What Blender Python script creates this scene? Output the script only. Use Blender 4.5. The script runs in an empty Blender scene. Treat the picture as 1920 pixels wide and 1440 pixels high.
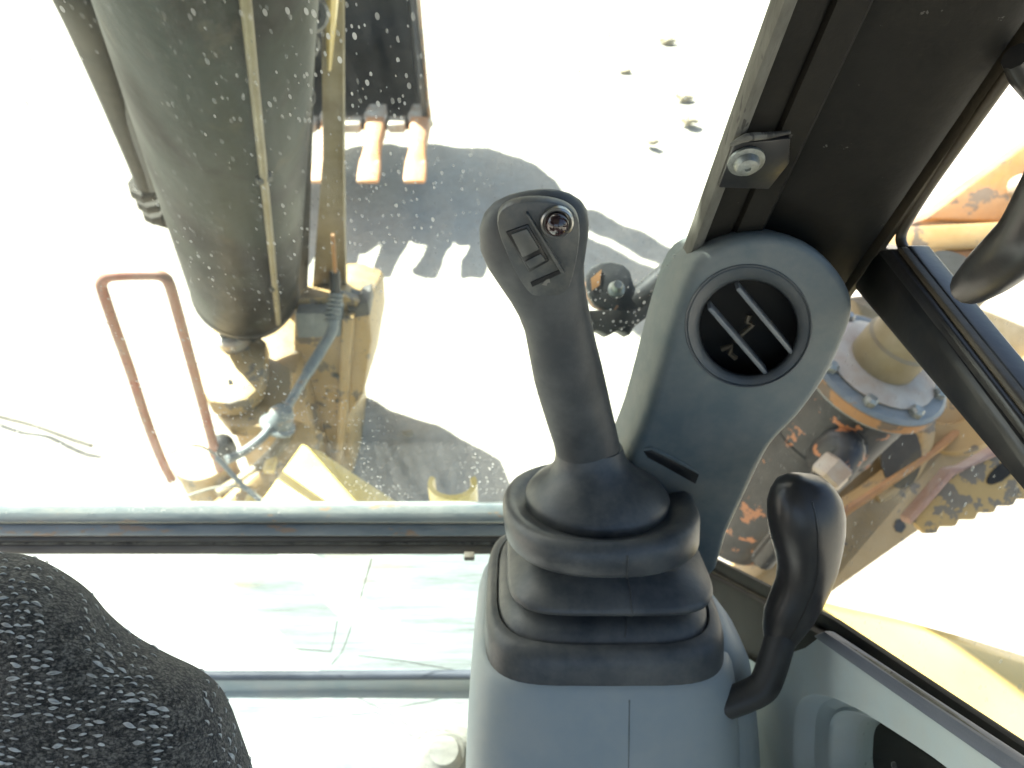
import bpy, bmesh, math, random
from mathutils import Vector, Matrix, noise
random.seed(7)
scene = bpy.context.scene
COL = scene.collection

# ------------------------------------------------------------------ camera
CAM = Vector((0.0, 0.0, 2.2))
PITCH = math.radians(45.0)
FPX = 1397.0                                    # focal length in pixels of the 1920 px wide photograph
Fv = Vector((0, math.cos(PITCH), -math.sin(PITCH)))
Uv = Vector((0, math.sin(PITCH), math.cos(PITCH)))
Rv = Vector((1, 0, 0))
cd = bpy.data.cameras.new('camera')
cd.sensor_width = 36.0
cd.lens = 36.0 * FPX / 1920.0
cd.clip_start = 0.01
cd.clip_end = 2000
cd.dof.use_dof = True
cd.dof.focus_distance = 0.33
cd.dof.aperture_fstop = 14.5
co = bpy.data.objects.new('camera', cd)
co.location = CAM
co.rotation_euler = (math.radians(90) - PITCH, 0, 0)
COL.objects.link(co)
scene.camera = co

# ------------------------------------------------------------------ light
TRAVEL = Vector((0.50, -0.42, -0.75)).normalized()   # the way the sunlight travels
SUN_EL = math.asin(-TRAVEL.z)
SUN_AZ = math.atan2(-TRAVEL.x, -TRAVEL.y)            # from +Y, clockwise seen from above
world = bpy.data.worlds.new('World')
scene.world = world
world.use_nodes = True
wn = world.node_tree
for n in list(wn.nodes): wn.nodes.remove(n)
sky = wn.nodes.new('ShaderNodeTexSky')
sky.sky_type = 'NISHITA'
sky.sun_disc = False
sky.sun_elevation = SUN_EL
sky.sun_rotation = SUN_AZ
sky.dust_density = 3.0
sky.ozone_density = 0.2
bg = wn.nodes.new('ShaderNodeBackground')
bg.inputs['Strength'].default_value = 0.075
wo = wn.nodes.new('ShaderNodeOutputWorld')
wn.links.new(sky.outputs[0], bg.inputs[0])
wn.links.new(bg.outputs[0], wo.inputs[0])
sl = bpy.data.lights.new('sun', 'SUN')
sl.energy = 5.0
sl.angle = math.radians(0.5)
sl.color = (1.0, 0.955, 0.88)
so = bpy.data.objects.new('sun', sl)
so.rotation_euler = TRAVEL.to_track_quat('-Z', 'Y').to_euler()
so.location = (-4, 1, 6)
COL.objects.link(so)
scene.view_settings.view_transform = 'Standard'
scene.view_settings.look = 'None'
scene.view_settings.exposure = 2.4
scene.view_settings.gamma = 1.0
scene.view_settings.use_curve_mapping = False
scene.cycles.max_bounces = 7
scene.cycles.diffuse_bounces = 4
scene.cycles.transparent_max_bounces = 10
scene.cycles.sample_clamp_indirect = 6.0

# ------------------------------------------------------------------ measuring helpers: a place in the photo on a real plane of the scene
def ray(u, v):
    return Fv + Rv * ((u - 960.0) / FPX) - Uv * ((v - 720.0) / FPX)
def P(u, v, d): return CAM + ray(u, v) * d
def Px(u, v, x): r = ray(u, v); return CAM + r * ((x - CAM.x) / r.x)
def Py(u, v, y): r = ray(u, v); return CAM + r * ((y - CAM.y) / r.y)
def Pz(u, v, z): r = ray(u, v); return CAM + r * ((z - CAM.z) / r.z)
WS_Y, WS_Z, WS_K = 0.51, 1.436, 0.268            # the leaning windscreen plane: y = WS_Y - WS_K (z - WS_Z)
WS_N = Vector((0, -1, -WS_K)).normalized()       # towards the driver
WS_UP = Vector((0, -WS_K, 1)).normalized()
def wsy(z): return WS_Y - WS_K * (z - WS_Z)
def Pw(u, v, off=0.0):
    o = Vector((0, WS_Y, WS_Z)) + WS_N * off
    r = ray(u, v)
    return CAM + r * ((o - CAM).dot(WS_N) / r.dot(WS_N))

# ------------------------------------------------------------------ materials
MATS = {}
def mat(name, c1, c2=None, rough=0.6, metal=0.0, scale=40.0, bump=0.15, bump_scale=None, chips=None, chip_scale=30.0,
        chip_amt=0.3, dust=0.0, dust_col=(0.42, 0.38, 0.30), spec=0.5, bdist=0.002, coat=0.0, stretch=(1, 1, 1), rough2=None, sheen=0.0, dust_scale=9.0):
    m = bpy.data.materials.new(name); m.use_nodes = True
    nt = m.node_tree; N = nt.nodes; L = nt.links
    b = N['Principled BSDF']
    tc = N.new('ShaderNodeTexCoord'); mp = N.new('ShaderNodeMapping'); mp.inputs['Scale'].default_value = stretch
    L.new(tc.outputs['Object'], mp.inputs[0])
    def noi(s, det=6, ro=0.6):
        n = N.new('ShaderNodeTexNoise'); n.inputs['Scale'].default_value = s; n.inputs['Detail'].default_value = min(det, 4)
        n.inputs['Roughness'].default_value = ro; L.new(mp.outputs[0], n.inputs['Vector']); return n
    def ramp(src, a, bb):
        r = N.new('ShaderNodeMapRange'); r.inputs[1].default_value = a; r.inputs[2].default_value = bb
        L.new(src, r.inputs[0]); return r.outputs[0]
    def mix(f, a, bb):
        x = N.new('ShaderNodeMix'); x.data_type = 'RGBA'
        L.new(f, x.inputs[0])
        for v, i in ((a, 6), (bb, 7)):
            if isinstance(v, tuple): x.inputs[i].default_value = (*v, 1)
            else: L.new(v, x.inputs[i])
        return x.outputs[2]
    if c2 is None: c2 = tuple(x * 0.8 for x in c1)
    n1 = noi(scale)
    col = mix(ramp(n1.outputs['Fac'], 0.35, 0.65), c1, c2)
    if chips:
        n2 = noi(chip_scale, 8, 0.65)
        f = ramp(n2.outputs['Fac'], 0.66 - chip_amt * 0.3, 0.68 - chip_amt * 0.3)
        col = mix(f, col, chips)
    if dust > 0:
        n3 = noi(dust_scale, 8, 0.7)
        f = N.new('ShaderNodeMath'); f.operation = 'MULTIPLY'; f.inputs[1].default_value = dust
        L.new(ramp(n3.outputs['Fac'], 0.38, 0.68), f.inputs[0])
        col = mix(f.outputs[0], col, dust_col)
    L.new(col, b.inputs['Base Color'])
    if rough2 is not None:
        r = N.new('ShaderNodeMapRange'); r.inputs[3].default_value = rough; r.inputs[4].default_value = rough2
        L.new(noi(scale * 0.6).outputs['Fac'], r.inputs[0]); r.inputs[1].default_value = 0.3; r.inputs[2].default_value = 0.7
        L.new(r.outputs[0], b.inputs['Roughness'])
    else: b.inputs['Roughness'].default_value = rough
    b.inputs['Metallic'].default_value = metal
    b.inputs['Specular IOR Level'].default_value = spec
    b.inputs['Coat Weight'].default_value = coat
    b.inputs['Sheen Weight'].default_value = sheen
    if bump:
        bp = N.new('ShaderNodeBump'); bp.inputs['Strength'].default_value = bump; bp.inputs['Distance'].default_value = bdist
        L.new(noi(bump_scale or scale * 6).outputs['Fac'], bp.inputs['Height']); L.new(bp.outputs[0], b.inputs['Normal'])
    MATS[name] = m
    return m

M_BLACK = mat('black_grip_plastic', (0.034, 0.039, 0.042), (0.048, 0.050, 0.050), 0.5, scale=25, bump=0.25, bump_scale=900, bdist=0.0006, dust=0.45, dust_col=(0.105, 0.108, 0.102), rough2=0.62, dust_scale=38.0)
M_PANEL = mat('black_switch_panel', (0.045, 0.05, 0.052), (0.06, 0.064, 0.064), 0.45, scale=30, bump=0.1, bump_scale=900, bdist=0.0004, dust=0.45, dust_col=(0.16, 0.15, 0.12), dust_scale=60.0)
M_SWITCH = mat('dark_switch', (0.012, 0.012, 0.013), (0.018, 0.018, 0.018), 0.3, scale=60, bump=0.05)
M_ROCKER = mat('worn_rocker', (0.075, 0.075, 0.068), (0.10, 0.10, 0.09), 0.4, scale=120, bump=0.1, bump_scale=1500, bdist=0.0003)
M_RUBBER = mat('black_bellows_rubber', (0.038, 0.044, 0.049), (0.052, 0.057, 0.060), 0.36, scale=18, bump=0.2, bump_scale=700, bdist=0.0006, dust=0.7, dust_col=(0.125, 0.125, 0.115), rough2=0.5, dust_scale=32.0)
M_GREY = mat('grey_console_plastic', (0.265, 0.312, 0.325), (0.29, 0.335, 0.34), 0.5, scale=12, bump=0.3, bump_scale=1400, bdist=0.0005, dust=0.3, dust_col=(0.40, 0.39, 0.35), dust_scale=24.0)
M_DUCT = mat('grey_duct_plastic', (0.095, 0.124, 0.130), (0.12, 0.148, 0.15), 0.52, scale=14, bump=0.3, bump_scale=1400, bdist=0.0005, dust=0.45, dust_col=(0.24, 0.235, 0.205), dust_scale=26.0)
M_RING = mat('dark_grey_vent_plastic', (0.055, 0.068, 0.076), (0.07, 0.082, 0.09), 0.45, scale=30, bump=0.15, bump_scale=1400, bdist=0.0004, dust=0.4, dust_col=(0.16, 0.155, 0.14), dust_scale=40.0)
M_SLAT = mat('grey_slat', (0.16, 0.175, 0.185), (0.2, 0.21, 0.21), 0.45, scale=60, bump=0.1)
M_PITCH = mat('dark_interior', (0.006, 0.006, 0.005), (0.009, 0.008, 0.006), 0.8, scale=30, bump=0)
M_PILLAR = mat('brown_black_pillar_paint', (0.0075, 0.0068, 0.0052), (0.011, 0.0098, 0.0072), 0.62, spec=0.22, scale=14, bump=0.2, bump_scale=260, bdist=0.001, dust=0.4, dust_col=(0.022, 0.020, 0.015), chips=(0.09, 0.085, 0.075), chip_scale=110, chip_amt=-0.13, dust_scale=22.0)
M_SEAL = mat('dusty_rubber_seal', (0.07, 0.066, 0.052), (0.15, 0.145, 0.12), 0.75, scale=60, bump=0.5, bump_scale=180, bdist=0.002, chips=(0.04, 0.036, 0.03), chip_scale=50, chip_amt=0.3, stretch=(1, 1, 0.25))
M_OLIVE = mat('brown_seal', (0.085, 0.068, 0.043), (0.055, 0.045, 0.03), 0.5, scale=30, bump=0.2)
M_FRAME = mat('black_window_frame_paint', (0.012, 0.013, 0.015), (0.018, 0.018, 0.019), 0.3, scale=25, bump=0.12, bump_scale=150, bdist=0.001, dust=0.35, dust_col=(0.08, 0.075, 0.06), dust_scale=24.0)
M_BOLT = mat('zinc_bolt', (0.34, 0.36, 0.34), (0.22, 0.23, 0.21), 0.42, metal=0.7, scale=200, bump=0.2)
M_RAIL = mat('worn_blue_grey_rail', (0.11, 0.14, 0.155), (0.22, 0.24, 0.235), 0.5, scale=35, bump=0.35, bump_scale=180, bdist=0.001, chips=(0.26, 0.16, 0.09), chip_scale=60, chip_amt=0.16, stretch=(0.3, 1, 1), dust=.4, dust_col=(.30, .29, .25), dust_scale=30.0)
M_RAILBR = mat('brown_rail_rubber', (0.06, 0.048, 0.034), (0.085, 0.07, 0.05), 0.6, scale=35, bump=0.25, dust=0.25, stretch=(0.3, 1, 1))
M_SIDE = mat('teal_grey_side_panel', (0.38, 0.45, 0.45), (0.42, 0.485, 0.48), 0.5, scale=10, bump=0.3, bump_scale=1200, bdist=0.0005, dust=0.3, dust_scale=22.0)
M_STRIP = mat('slate_sill_strip', (0.085, 0.098, 0.125), (0.105, 0.117, 0.142), 0.5, scale=25, bump=0.25, bump_scale=900, bdist=0.0005)
M_FLOOR = mat('teal_grey_floor_mat', (0.36, 0.42, 0.42), (0.46, 0.50, 0.49), 0.7, scale=18, bump=0.3, bump_scale=300, dust=0.4)
M_CABIN = mat('grey_cab_lining', (0.09, 0.09, 0.085), (0.11, 0.11, 0.10), 0.8, scale=10, bump=0.1)
M_TAN = mat('worn_tan_paint', (0.33, 0.215, 0.085), (0.40, 0.265, 0.11), 0.5, scale=7, bump=0.3, bump_scale=60, chips=(0.12, 0.095, 0.07), chip_scale=16, chip_amt=0.26, dust=0.3, dust_col=(0.40, 0.33, 0.22))
M_YELLOW = mat('yellow_body_paint', (0.62, 0.44, 0.12), (0.66, 0.48, 0.15), 0.35, scale=6, bump=0.1, bump_scale=120, dust=0.3, dust_col=(0.46, 0.36, 0.18), coat=0.3)
M_BARREL = mat('dirty_grey_barrel', (0.036, 0.040, 0.033), (0.025, 0.024, 0.018), 0.4, scale=3.5, bump=0.25, bump_scale=40, dust=0.5, dust_col=(0.075, 0.06, 0.038), chips=(0.018, 0.015, 0.012), chip_scale=7, chip_amt=0.25, stretch=(1, 1, 0.4), rough2=0.6)
M_DARKSTEEL = mat('dark_dirty_steel', (0.030, 0.032, 0.033), (0.05, 0.047, 0.042), 0.5, scale=8, bump=0.3, bump_scale=60, dust=0.35, dust_col=(0.11, 0.10, 0.08))
M_BOOM = mat('olive_brown_boom', (0.14, 0.105, 0.05), (0.21, 0.165, 0.08), 0.5, scale=5, bump=0.2, bump_scale=50, dust=0.3)
M_RUSTTOOTH = mat('rust_orange_tooth', (0.42, 0.17, 0.055), (0.52, 0.25, 0.10), 0.55, scale=12, bump=0.4, bump_scale=50, chips=(0.5, 0.44, 0.36), chip_scale=14, chip_amt=0.1, dust=0.4, dust_col=(0.42, 0.33, 0.24))
M_PALE = mat('scoured_pale_steel', (0.48, 0.45, 0.38), (0.36, 0.27, 0.19), 0.45, scale=14, bump=0.3)
M_CYL = mat('black_paint_rust_specks', (0.016, 0.018, 0.021), (0.028, 0.03, 0.034), 0.38, scale=9, bump=0.4, bump_scale=45, chips=(0.42, 0.17, 0.07), chip_scale=24, chip_amt=0.19, rough2=0.55, dust=0.35, dust_col=(0.10, 0.095, 0.08))
M_RUST = mat('rusty_orange_steel', (0.36, 0.17, 0.055), (0.26, 0.13, 0.05), 0.6, scale=14, bump=0.4, bump_scale=60, chips=(0.10, 0.07, 0.05), chip_scale=12, chip_amt=0.42, dust=0.4, dust_col=(0.30, 0.24, 0.17))
M_CAMO = mat('chipped_tan_plate', (0.42, 0.29, 0.11), (0.38, 0.26, 0.10), 0.6, scale=20, bump=0.3, chips=(0.17, 0.145, 0.105), chip_scale=22, chip_amt=0.48)
M_PINK = mat('rusty_pink_edge', (0.34, 0.19, 0.13), (0.40, 0.28, 0.22), 0.6, scale=30, bump=0.4)
M_RED = mat('red_painted_tube', (0.33, 0.10, 0.06), (0.28, 0.12, 0.08), 0.5, scale=22, bump=0.2, dust=0.75, dust_col=(0.36, 0.26, 0.19))
M_HOSE = mat('slate_hose', (0.10, 0.125, 0.14), (0.14, 0.165, 0.175), 0.5, scale=40, bump=0.2, dust=0.2)
M_HOSEBR = mat('dusty_brown_hose', (0.04, 0.034, 0.024), (0.06, 0.05, 0.036), 0.7, scale=14, bump=0.4, bump_scale=70)
M_WIRE = mat('pale_wire', (0.25, 0.24, 0.20), None, 0.6, bump=0)
M_CRACK = mat('crack_edge', (0.12, 0.125, 0.11), None, 0.5, bump=0)
M_BOOT = mat('grey_rubber_boot', (0.27, 0.27, 0.24), (0.33, 0.33, 0.29), 0.7, scale=30, bump=0.3, dust=0.3)
M_STONE = mat('brown_stone', (0.30, 0.25, 0.17), (0.36, 0.31, 0.22), 0.9, scale=20, bump=0.6, bump_scale=50, bdist=0.01)
M_KNOB = mat('glossy_black_knob', (0.016, 0.017, 0.019), (0.024, 0.023, 0.022), 0.26, scale=20, bump=0.12, bump_scale=500, bdist=0.0005, dust=0.3, dust_col=(0.06, 0.05, 0.04), rough2=0.42, dust_scale=36.0)
M_ROD = mat('satin_black_rod', (0.03, 0.03, 0.029), (0.04, 0.039, 0.036), 0.5, scale=30, bump=0.2, bump_scale=400, bdist=0.0006)
M_BUTTON = mat('maroon_black_button', (0.02, 0.010, 0.012), (0.03, 0.014, 0.014), 0.14, scale=40, bump=0, coat=0.6)
M_CHROME = mat('worn_chrome', (0.42, 0.42, 0.40), (0.3, 0.3, 0.28), 0.3, metal=0.9, scale=120, bump=0.1)
M_FLECK = mat('pale_yarn', (0.62, 0.63, 0.61), (0.34, 0.34, 0.32), 0.9, scale=250, bump=0.6, bump_scale=3000, bdist=0.0006, spec=0.1)
M_MARK = mat('pale_print', (0.20, 0.19, 0.16), None, 0.6, bump=0)

def barrel_material():
    m = bpy.data.materials.new('stained_shaded_grey_green_barrel'); m.use_nodes = True
    nt = m.node_tree; N = nt.nodes; L = nt.links; b = N['Principled BSDF']
    tc = N.new('ShaderNodeTexCoord'); mp = N.new('ShaderNodeMapping'); mp.inputs['Scale'].default_value = (1, 1, .45); L.new(tc.outputs['Object'], mp.inputs[0])
    def noi(s, d=4, r=.6, off=0):
        n = N.new('ShaderNodeTexNoise'); n.inputs['Scale'].default_value = s; n.inputs['Detail'].default_value = d; n.inputs['Roughness'].default_value = r
        L.new(mp.outputs[0], n.inputs['Vector']); return n.outputs['Fac']
    def rng(src, a, bb, c=0.0, d=1.0):
        r = N.new('ShaderNodeMapRange'); r.inputs[1].default_value = a; r.inputs[2].default_value = bb; r.inputs[3].default_value = c; r.inputs[4].default_value = d
        L.new(src, r.inputs[0]); return r.outputs[0]
    def mix(f, a, bb):
        x = N.new('ShaderNodeMix'); x.data_type = 'RGBA'; L.new(f, x.inputs[0])
        for v, i in ((a, 6), (bb, 7)):
            if isinstance(v, tuple): x.inputs[i].default_value = (*v, 1)
            else: L.new(v, x.inputs[i])
        return x.outputs[2]
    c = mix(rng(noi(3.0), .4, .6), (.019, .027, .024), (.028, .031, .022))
    c = mix(rng(noi(4.3, 4, .6), .46, .56), c, (.007, .006, .0042))       # oil stains, with the shade of the barrel top put into their dark tone
    c = mix(rng(noi(7.7, 5, .7), .58, .72, 0, .7), c, (.075, .058, .032))   # dried mud
    c = mix(rng(noi(60, 3, .7), .5, .75, 0, .5), c, (.02, .018, .013))      # fine grime
    L.new(c, b.inputs['Base Color'])
    L.new(rng(noi(6), .3, .7, .42, .6), b.inputs['Roughness']); b.inputs['Specular IOR Level'].default_value = .18
    bp = N.new('ShaderNodeBump'); bp.inputs['Strength'].default_value = .3; bp.inputs['Distance'].default_value = .003
    L.new(noi(50), bp.inputs['Height']); L.new(bp.outputs[0], b.inputs['Normal'])
    return m

def ground_material():
    m = bpy.data.materials.new('dry_pale_dirt'); m.use_nodes = True
    nt = m.node_tree; N = nt.nodes; L = nt.links; b = N['Principled BSDF']
    tc = N.new('ShaderNodeTexCoord')
    def noi(s, d=8, r=0.65):
        n = N.new('ShaderNodeTexNoise'); n.inputs['Scale'].default_value = s; n.inputs['Detail'].default_value = d
        n.inputs['Roughness'].default_value = r; L.new(tc.outputs['Object'], n.inputs['Vector']); return n
    n1 = noi(1.1); n2 = noi(22)
    cr = N.new('ShaderNodeValToRGB'); e = cr.color_ramp.elements
    e[0].position = 0.3; e[0].color = (0.31, 0.285, 0.24, 1); e[1].position = 0.7; e[1].color = (0.44, 0.415, 0.36, 1)
    add = N.new('ShaderNodeMath'); add.operation = 'ADD'
    mu = N.new('ShaderNodeMath'); mu.operation = 'MULTIPLY'; mu.inputs[1].default_value = 0.5
    L.new(n2.outputs['Fac'], mu.inputs[0]); mu2 = N.new('ShaderNodeMath'); mu2.operation = 'MULTIPLY'; mu2.inputs[1].default_value = 0.5
    L.new(n1.outputs['Fac'], mu2.inputs[0]); L.new(mu.outputs[0], add.inputs[0]); L.new(mu2.outputs[0], add.inputs[1])
    L.new(add.outputs[0], cr.inputs[0]); L.new(cr.outputs[0], b.inputs['Base Color'])
    b.inputs['Roughness'].default_value = 0.95; b.inputs['Specular IOR Level'].default_value = 0.1
    bp = N.new('ShaderNodeBump'); bp.inputs['Strength'].default_value = 0.7; bp.inputs['Distance'].default_value = 0.02
    L.new(noi(30).outputs['Fac'], bp.inputs['Height']); L.new(bp.outputs[0], b.inputs['Normal'])
    return m

def glass_material(name, veil, speck, tint, vscale=(1, 1, 0.5), smear=0.3, dcol=(0.58, 0.6, 0.55), drops=0.70, streaks=False):
    """A dusty pane: clear glass, a thin even film of dust, drop-dried specks and smears."""
    m = bpy.data.materials.new(name); m.use_nodes = True
    nt = m.node_tree; N = nt.nodes; L = nt.links
    for n in list(N):
        if n.type != 'OUTPUT_MATERIAL': N.remove(n)
    out = [n for n in N if n.type == 'OUTPUT_MATERIAL'][0]
    tc = N.new('ShaderNodeTexCoord'); mp = N.new('ShaderNodeMapping'); mp.inputs['Scale'].default_value = vscale
    L.new(tc.outputs['Object'], mp.inputs[0])
    tr = N.new('ShaderNodeBsdfTransparent'); tr.inputs[0].default_value = (*tint, 1)
    gl = N.new('ShaderNodeBsdfGlossy'); gl.inputs['Roughness'].default_value = 0.05
    fr = N.new('ShaderNodeFresnel'); fr.inputs[0].default_value = 1.45
    fm = N.new('ShaderNodeMath'); fm.operation = 'MULTIPLY'; fm.inputs[1].default_value = 0.10
    L.new(fr.outputs[0], fm.inputs[0])
    s1 = N.new('ShaderNodeMixShader'); L.new(fm.outputs[0], s1.inputs[0]); L.new(tr.outputs[0], s1.inputs[1]); L.new(gl.outputs[0], s1.inputs[2])
    df = N.new('ShaderNodeBsdfDiffuse'); df.inputs[0].default_value = (*dcol, 1)
    tl = N.new('ShaderNodeBsdfTranslucent'); tl.inputs[0].default_value = (*dcol, 1)
    ds = N.new('ShaderNodeMixShader'); ds.inputs[0].default_value = 0.55; L.new(df.outputs[0], ds.inputs[1]); L.new(tl.outputs[0], ds.inputs[2])
    def rng(src, a, b, c, d):
        r = N.new('ShaderNodeMapRange'); r.inputs[1].default_value = a; r.inputs[2].default_value = b
        r.inputs[3].default_value = c; r.inputs[4].default_value = d; L.new(src, r.inputs[0]); return r.outputs[0]
    # dried drops: only some Voronoi cells carry one
    vo = N.new('ShaderNodeTexVoronoi'); vo.inputs['Scale'].default_value = 330.0; L.new(mp.outputs[0], vo.inputs['Vector'])
    sep = N.new('ShaderNodeSeparateColor'); L.new(vo.outputs['Color'], sep.inputs[0])
    pick = rng(sep.outputs[0], drops, drops + .02, 0, 1)
    size = rng(sep.outputs[1], 0, 1, 0.04, 0.36)
    sub = N.new('ShaderNodeMath'); sub.operation = 'LESS_THAN'; L.new(vo.outputs['Distance'], sub.inputs[0]); L.new(size, sub.inputs[1])
    n2 = N.new('ShaderNodeTexNoise'); n2.inputs['Scale'].default_value = 11.0; n2.inputs['Detail'].default_value = 4; L.new(mp.outputs[0], n2.inputs['Vector'])
    patch = rng(n2.outputs['Fac'], 0.42, 0.58, 0.15, 1)
    a = N.new('ShaderNodeMath'); a.operation = 'MULTIPLY'; L.new(pick, a.inputs[0]); L.new(sub.outputs[0], a.inputs[1])
    a2 = N.new('ShaderNodeMath'); a2.operation = 'MULTIPLY'; L.new(a.outputs[0], a2.inputs[0]); L.new(patch, a2.inputs[1])
    a3 = N.new('ShaderNodeMath'); a3.operation = 'MULTIPLY'; L.new(a2.outputs[0], a3.inputs[0]); L.new(rng(sep.outputs[2], 0, 1, 0.2 * speck, speck), a3.inputs[1])
    n1 = N.new('ShaderNodeTexNoise'); n1.inputs['Scale'].default_value = 60 if streaks else 26; n1.inputs['Detail'].default_value = 6; n1.inputs['Roughness'].default_value = 0.7; L.new(mp.outputs[0], n1.inputs['Vector'])
    mp2 = N.new('ShaderNodeMapping'); mp2.inputs['Scale'].default_value = (1.0, .22, .22) if streaks else (1, 1, 1); L.new(mp.outputs[0], mp2.inputs[0]); L.new(mp2.outputs[0], n1.inputs['Vector'])
    film = rng(n1.outputs['Fac'], 0.3, 0.75, veil * (1 - smear), veil * (1 + smear))
    sm = N.new('ShaderNodeMath'); sm.operation = 'ADD'; sm.use_clamp = True; L.new(a3.outputs[0], sm.inputs[0]); L.new(film, sm.inputs[1])
    s2 = N.new('ShaderNodeMixShader'); L.new(sm.outputs[0], s2.inputs[0]); L.new(s1.outputs[0], s2.inputs[1]); L.new(ds.outputs[0], s2.inputs[2])
    L.new(s2.outputs[0], out.inputs['Surface'])
    return m

def fabric_material():
    m = bpy.data.materials.new('charcoal_knit'); m.use_nodes = True
    nt = m.node_tree; N = nt.nodes; L = nt.links; b = N['Principled BSDF']
    tc = N.new('ShaderNodeTexCoord'); mp = N.new('ShaderNodeMapping'); mp.inputs['Scale'].default_value = (0.62, 1.0, 1.0)
    L.new(tc.outputs['Object'], mp.inputs[0])
    wob = N.new('ShaderNodeTexNoise'); wob.inputs['Scale'].default_value = 420.0; wob.inputs['Detail'].default_value = 3; L.new(tc.outputs['Object'], wob.inputs['Vector'])
    sc = N.new('ShaderNodeVectorMath'); sc.operation = 'SCALE'; sc.inputs['Scale'].default_value = 0.0022; L.new(wob.outputs['Color'], sc.inputs[0])
    ad0 = N.new('ShaderNodeVectorMath'); ad0.operation = 'ADD'; L.new(mp.outputs[0], ad0.inputs[0]); L.new(sc.outputs[0], ad0.inputs[1])
    vo = N.new('ShaderNodeTexVoronoi'); vo.inputs['Scale'].default_value = 760.0; L.new(ad0.outputs[0], vo.inputs['Vector'])
    no = N.new('ShaderNodeTexNoise'); no.inputs['Scale'].default_value = 1500.0; no.inputs['Detail'].default_value = 4; no.inputs['Roughness'].default_value = .7; L.new(ad0.outputs[0], no.inputs['Vector'])
    big = N.new('ShaderNodeTexNoise'); big.inputs['Scale'].default_value = 130.0; big.inputs['Detail'].default_value = 3; L.new(tc.outputs['Object'], big.inputs['Vector'])
    h = N.new('ShaderNodeMath'); h.operation = 'MULTIPLY_ADD'; h.inputs[1].default_value = -0.55
    L.new(vo.outputs['Distance'], h.inputs[0]); L.new(no.outputs['Fac'], h.inputs[2])
    h2 = N.new('ShaderNodeMath'); h2.operation = 'MULTIPLY_ADD'; h2.inputs[1].default_value = 0.5; L.new(big.outputs['Fac'], h2.inputs[0]); L.new(h.outputs[0], h2.inputs[2])
    cr = N.new('ShaderNodeValToRGB'); e = cr.color_ramp.elements
    e[0].position = 0.30; e[0].color = (0.012, 0.0115, 0.010, 1); e[1].position = 0.72; e[1].color = (0.19, 0.18, 0.155, 1)
    m2 = e.new(0.48); m2.color = (0.065, 0.061, 0.052, 1)
    L.new(h2.outputs[0], cr.inputs[0]); L.new(cr.outputs[0], b.inputs['Base Color'])
    b.inputs['Roughness'].default_value = 0.95; b.inputs['Specular IOR Level'].default_value = 0.1
    b.inputs['Sheen Weight'].default_value = 0.2; b.inputs['Sheen Roughness'].default_value = 0.6
    bp = N.new('ShaderNodeBump'); bp.inputs['Strength'].default_value = 0.9; bp.inputs['Distance'].default_value = 0.0012
    L.new(h.outputs[0], bp.inputs['Height']); L.new(bp.outputs[0], b.inputs['Normal'])
    return m
M_GROUND = ground_material()
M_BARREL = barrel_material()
M_KNIT = fabric_material()
M_CLEAR = bpy.data.materials.new('clear_glass_face'); M_CLEAR.use_nodes = True
for n in list(M_CLEAR.node_tree.nodes):
    if n.type != 'OUTPUT_MATERIAL': M_CLEAR.node_tree.nodes.remove(n)
_t = M_CLEAR.node_tree.nodes.new('ShaderNodeBsdfTransparent'); _t.inputs[0].default_value = (0.97, 0.99, 0.98, 1)
M_CLEAR.node_tree.links.new(_t.outputs[0], [n for n in M_CLEAR.node_tree.nodes if n.type == 'OUTPUT_MATERIAL'][0].inputs['Surface'])
M_GLASS = glass_material('dusty_windscreen_glass', 0.060, 0.7, (0.88, 0.97, 0.93), smear=0.9, drops=0.12, streaks=True)
M_GLASSLOW = glass_material('dirty_lower_glass', 0.60, 0.3, (0.90, 0.98, 0.97), (0.22, 1, 1.5), 0.55, (0.50, 0.62, 0.60), .8)
M_GLASSSIDE = glass_material('side_window_glass', 0.004, 0.3, (0.97, 0.98, 0.96))

# ------------------------------------------------------------------ object helpers
def tag(o, label=None, cat=None, group=None, kind=None):
    if label: o['label'] = label
    if cat: o['category'] = cat
    if group: o['group'] = group
    if kind: o['kind'] = kind
    return o
def root_loc(o):
    while o.parent: o = o.parent
    return o.location.copy()
def thing(name, loc, label, cat, group=None):
    o = bpy.data.objects.new(name, None); o.empty_display_size = 0.05
    o.location = loc; COL.objects.link(o)
    return tag(o, label, cat, group)
def finish(name, bm, m, parent=None, smooth=40, loc=None, normals=True):
    """link a bmesh given in world coordinates as one mesh object"""
    off = Vector(root_loc(parent)) if parent else (Vector(loc) if loc is not None else Vector((0, 0, 0)))
    for v in bm.verts: v.co -= off
    if normals: bmesh.ops.recalc_face_normals(bm, faces=bm.faces)
    me = bpy.data.meshes.new(name); bm.to_mesh(me); bm.free()
    if smooth:
        for p in me.polygons: p.use_smooth = True
        me.set_sharp_from_angle(angle=math.radians(smooth))
    me.materials.append(m)
    o = bpy.data.objects.new(name, me); COL.objects.link(o)
    if parent: o.parent = parent
    else: o.location = off
    return o
def rings_mesh(rings, cap0=True, cap1=True, closed=True):
    bm = bmesh.new()
    R = [[bm.verts.new(p) for p in r] for r in rings]
    n = len(R[0])
    for a, b in zip(R, R[1:]):
        for i in range(n if closed else n - 1):
            j = (i + 1) % n
            bm.faces.new((a[i], a[j], b[j], b[i]))
    if cap0: bm.faces.new(list(reversed(R[0])))
    if cap1: bm.faces.new(R[-1])
    return bm
def ell(c, a, b, n=40, e=2.0):
    out = []
    for i in range(n):
        t = 2 * math.pi * i / n
        ct, st = math.cos(t), math.sin(t)
        out.append(c + a * (math.copysign(abs(ct) ** (2 / e), ct)) + b * (math.copysign(abs(st) ** (2 / e), st)))
    return out
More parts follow.
